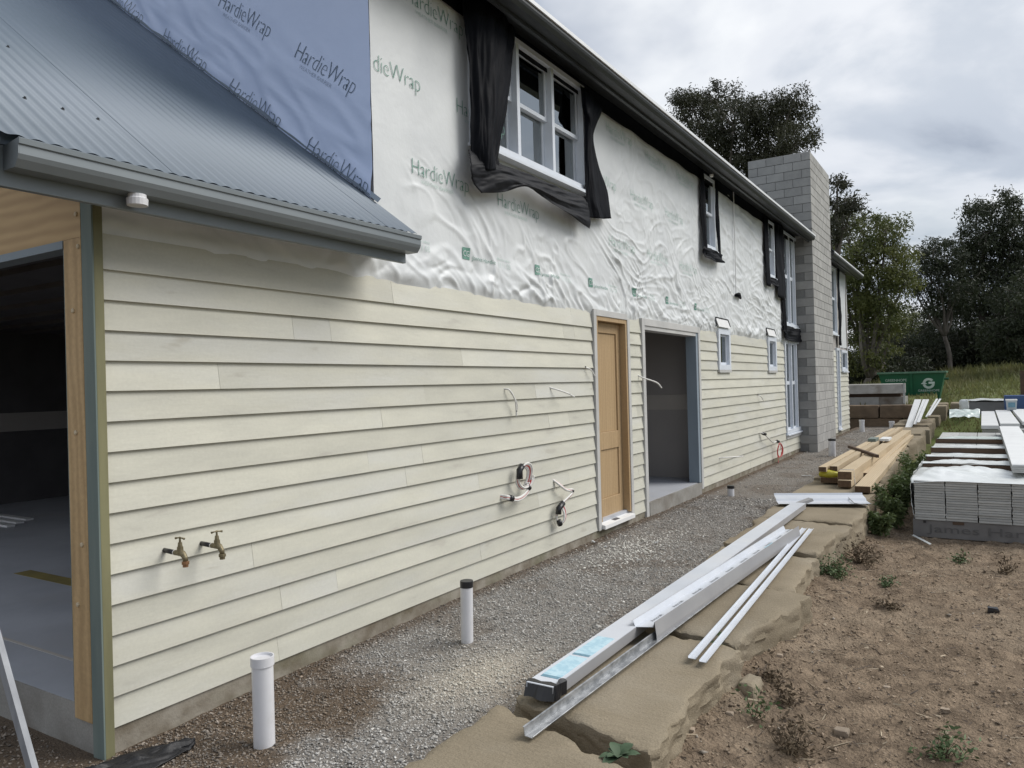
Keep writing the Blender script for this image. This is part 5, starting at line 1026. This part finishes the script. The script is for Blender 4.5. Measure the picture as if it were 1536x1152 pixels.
for (u, v, h, n, g, lab) in [(1290, 850, .26, 40, False, 'brown dry weed clump beside the round edged stone'), (1250, 882, .20, 60, True, 'mat of half green weed at the foot of the third stone'), (1300, 860, .30, 5, False, 'thin upright dry stalk in the middle of the soil'), (1335, 915, .10, 12, False, 'small dry tuft right of the half green mat'), (1330, 885, .07, 14, True, 'low green sprig on the bare soil'), (1510, 860, .13, 14, False, 'dark dry weed near the right edge below the stack'), (1440, 840, .06, 20, True, 'thin green grass patch in front of the stack'), (1185, 1060, .12, 14, False, 'dark dried weed head in the foreground soil'), (1155, 1030, .09, 12, False, 'small dark dried tuft behind the foreground weed head'), (1130, 1085, .17, 6, True, 'thin weed with a tall stem in the near soil'), (1190, 1130, .16, 22, False, 'tangle of dry twigs at the bottom edge'), (1420, 1140, .12, 20, True, 'dark green weed at the bottom edge right of centre'), (1240, 845, .12, 14, False, 'dry brown sprig touching the fourth stone'), (1120, 985, .08, 10, False, 'withered sprig next to the rubble stone')]:
    q = at(u, v, z=-.25 if v > 900 else -.33); dryweed(lab, q.x, q.y, h, n, g)
RG = 'loose rocks on the soil'
def rock(label, u, v, s_, seed):
    q = at(u, v, z=-.24 if v > 900 else -.32); z = float(gh(q.x, q.y)); e_ = empty('tmp', (q.x, q.y, z)); o = stone([(q.x-s_, q.y-s_*.7), (q.x+s_, q.y-s_*.6), (q.x+s_*.8, q.y+s_*.8), (q.x-s_*.9, q.y+s_*.6)], z-s_*.4, z+s_*.9, seed, e_, rock_m, 5, s_*.35, .22, 'loose_rock'); o.parent = None; o.location = (q.x, q.y, z); bpy.data.objects.remove(e_); tag(o, label, 'rock', RG)
for i, (u, v, s_, lab) in enumerate([(1066, 1058, .030, 'pale rock against the foot of the second stone'), (1036, 1110, .030, 'light rock in the corner between the near stones'), (1262, 1097, .036, 'largest loose rock in the middle of the near soil'), (1418, 1066, .034, 'flat pale rock in the right half of the soil'), (1170, 990, .024, 'brown rock near the rubble stone'), (1095, 1080, .022, 'small rock by the thin weed'), (1330, 1025, .020, 'small pale pebble right of the dried weed heads'), (1228, 845, .028, 'white chip beside the fourth stone'), (1388, 848, .014, 'tiny white chip on the bare soil'), (1212, 905, .024, 'clod by the third stone'), (1430, 920, .016, 'tiny pale chip left of the black scrap')]): rock(lab, u, v, s_, 700+i*3)
q = at(1490, 922, z=-.28); z = float(gh(q.x, q.y)); e_ = empty('tmp', (q.x, q.y, z)); o = stone([(q.x-.05, q.y-.04), (q.x+.05, q.y-.03), (q.x+.04, q.y+.04), (q.x-.05, q.y+.03)], z-.01, z+.05, 790, e_, black_m, 7, .018, .2, 'plastic_scrap'); o.parent = None; o.location = (q.x, q.y, z); bpy.data.objects.remove(e_); tag(o, 'crumpled black plastic scrap on the soil at the right', 'plastic scrap')
b = sweep(thick([(-.02, .01), (0, 0), (.02, .01)], .002), tuple(at(1368, 803, z=-.34)), tuple(at(1395, 817, z=-.335))); tag(b.build('film_strip', film_m), 'pale plastic strip on the ground at the corner of the board stack', 'plastic strip')
CG_ = 'white scraps on the gravel'
for i, (u, v, l_, a, lab) in enumerate([(1125, 800, .10, .4, 'pale splinter lying on the gravel beside the long box section'), (985, 815, .05, 1.0, 'white flake on the gravel in the middle of the path'), (958, 842, .05, .2, 'crumpled white scrap on the gravel nearer the camera'), (1055, 807, .035, 2.0, 'torn white chip on the gravel near the stones'), (890, 815, .05, 2.6, 'pale chip on the gravel in front of the timber door'), (908, 822, .04, .9, 'small pale chip beside the one before the timber door'), (1210, 715, .16, .3, 'flat pale offcut on the gravel near the chimney')]):
    q = at(u, v, z=-.09); z = float(gz(q.x, q.y))+.012; d = Vector((math.cos(a), math.sin(a), .08))*l_; o = sweep([(-l_*.16, 0), (l_*.14, .004), (l_*.16, .012), (-l_*.12, .010)], (q.x-d.x/2, q.y-d.y/2, z), (q.x+d.x/2, q.y+d.y/2, z+.006)).build('gravel_scrap', fcw_m); tag(o, lab, 'scrap', CG_)
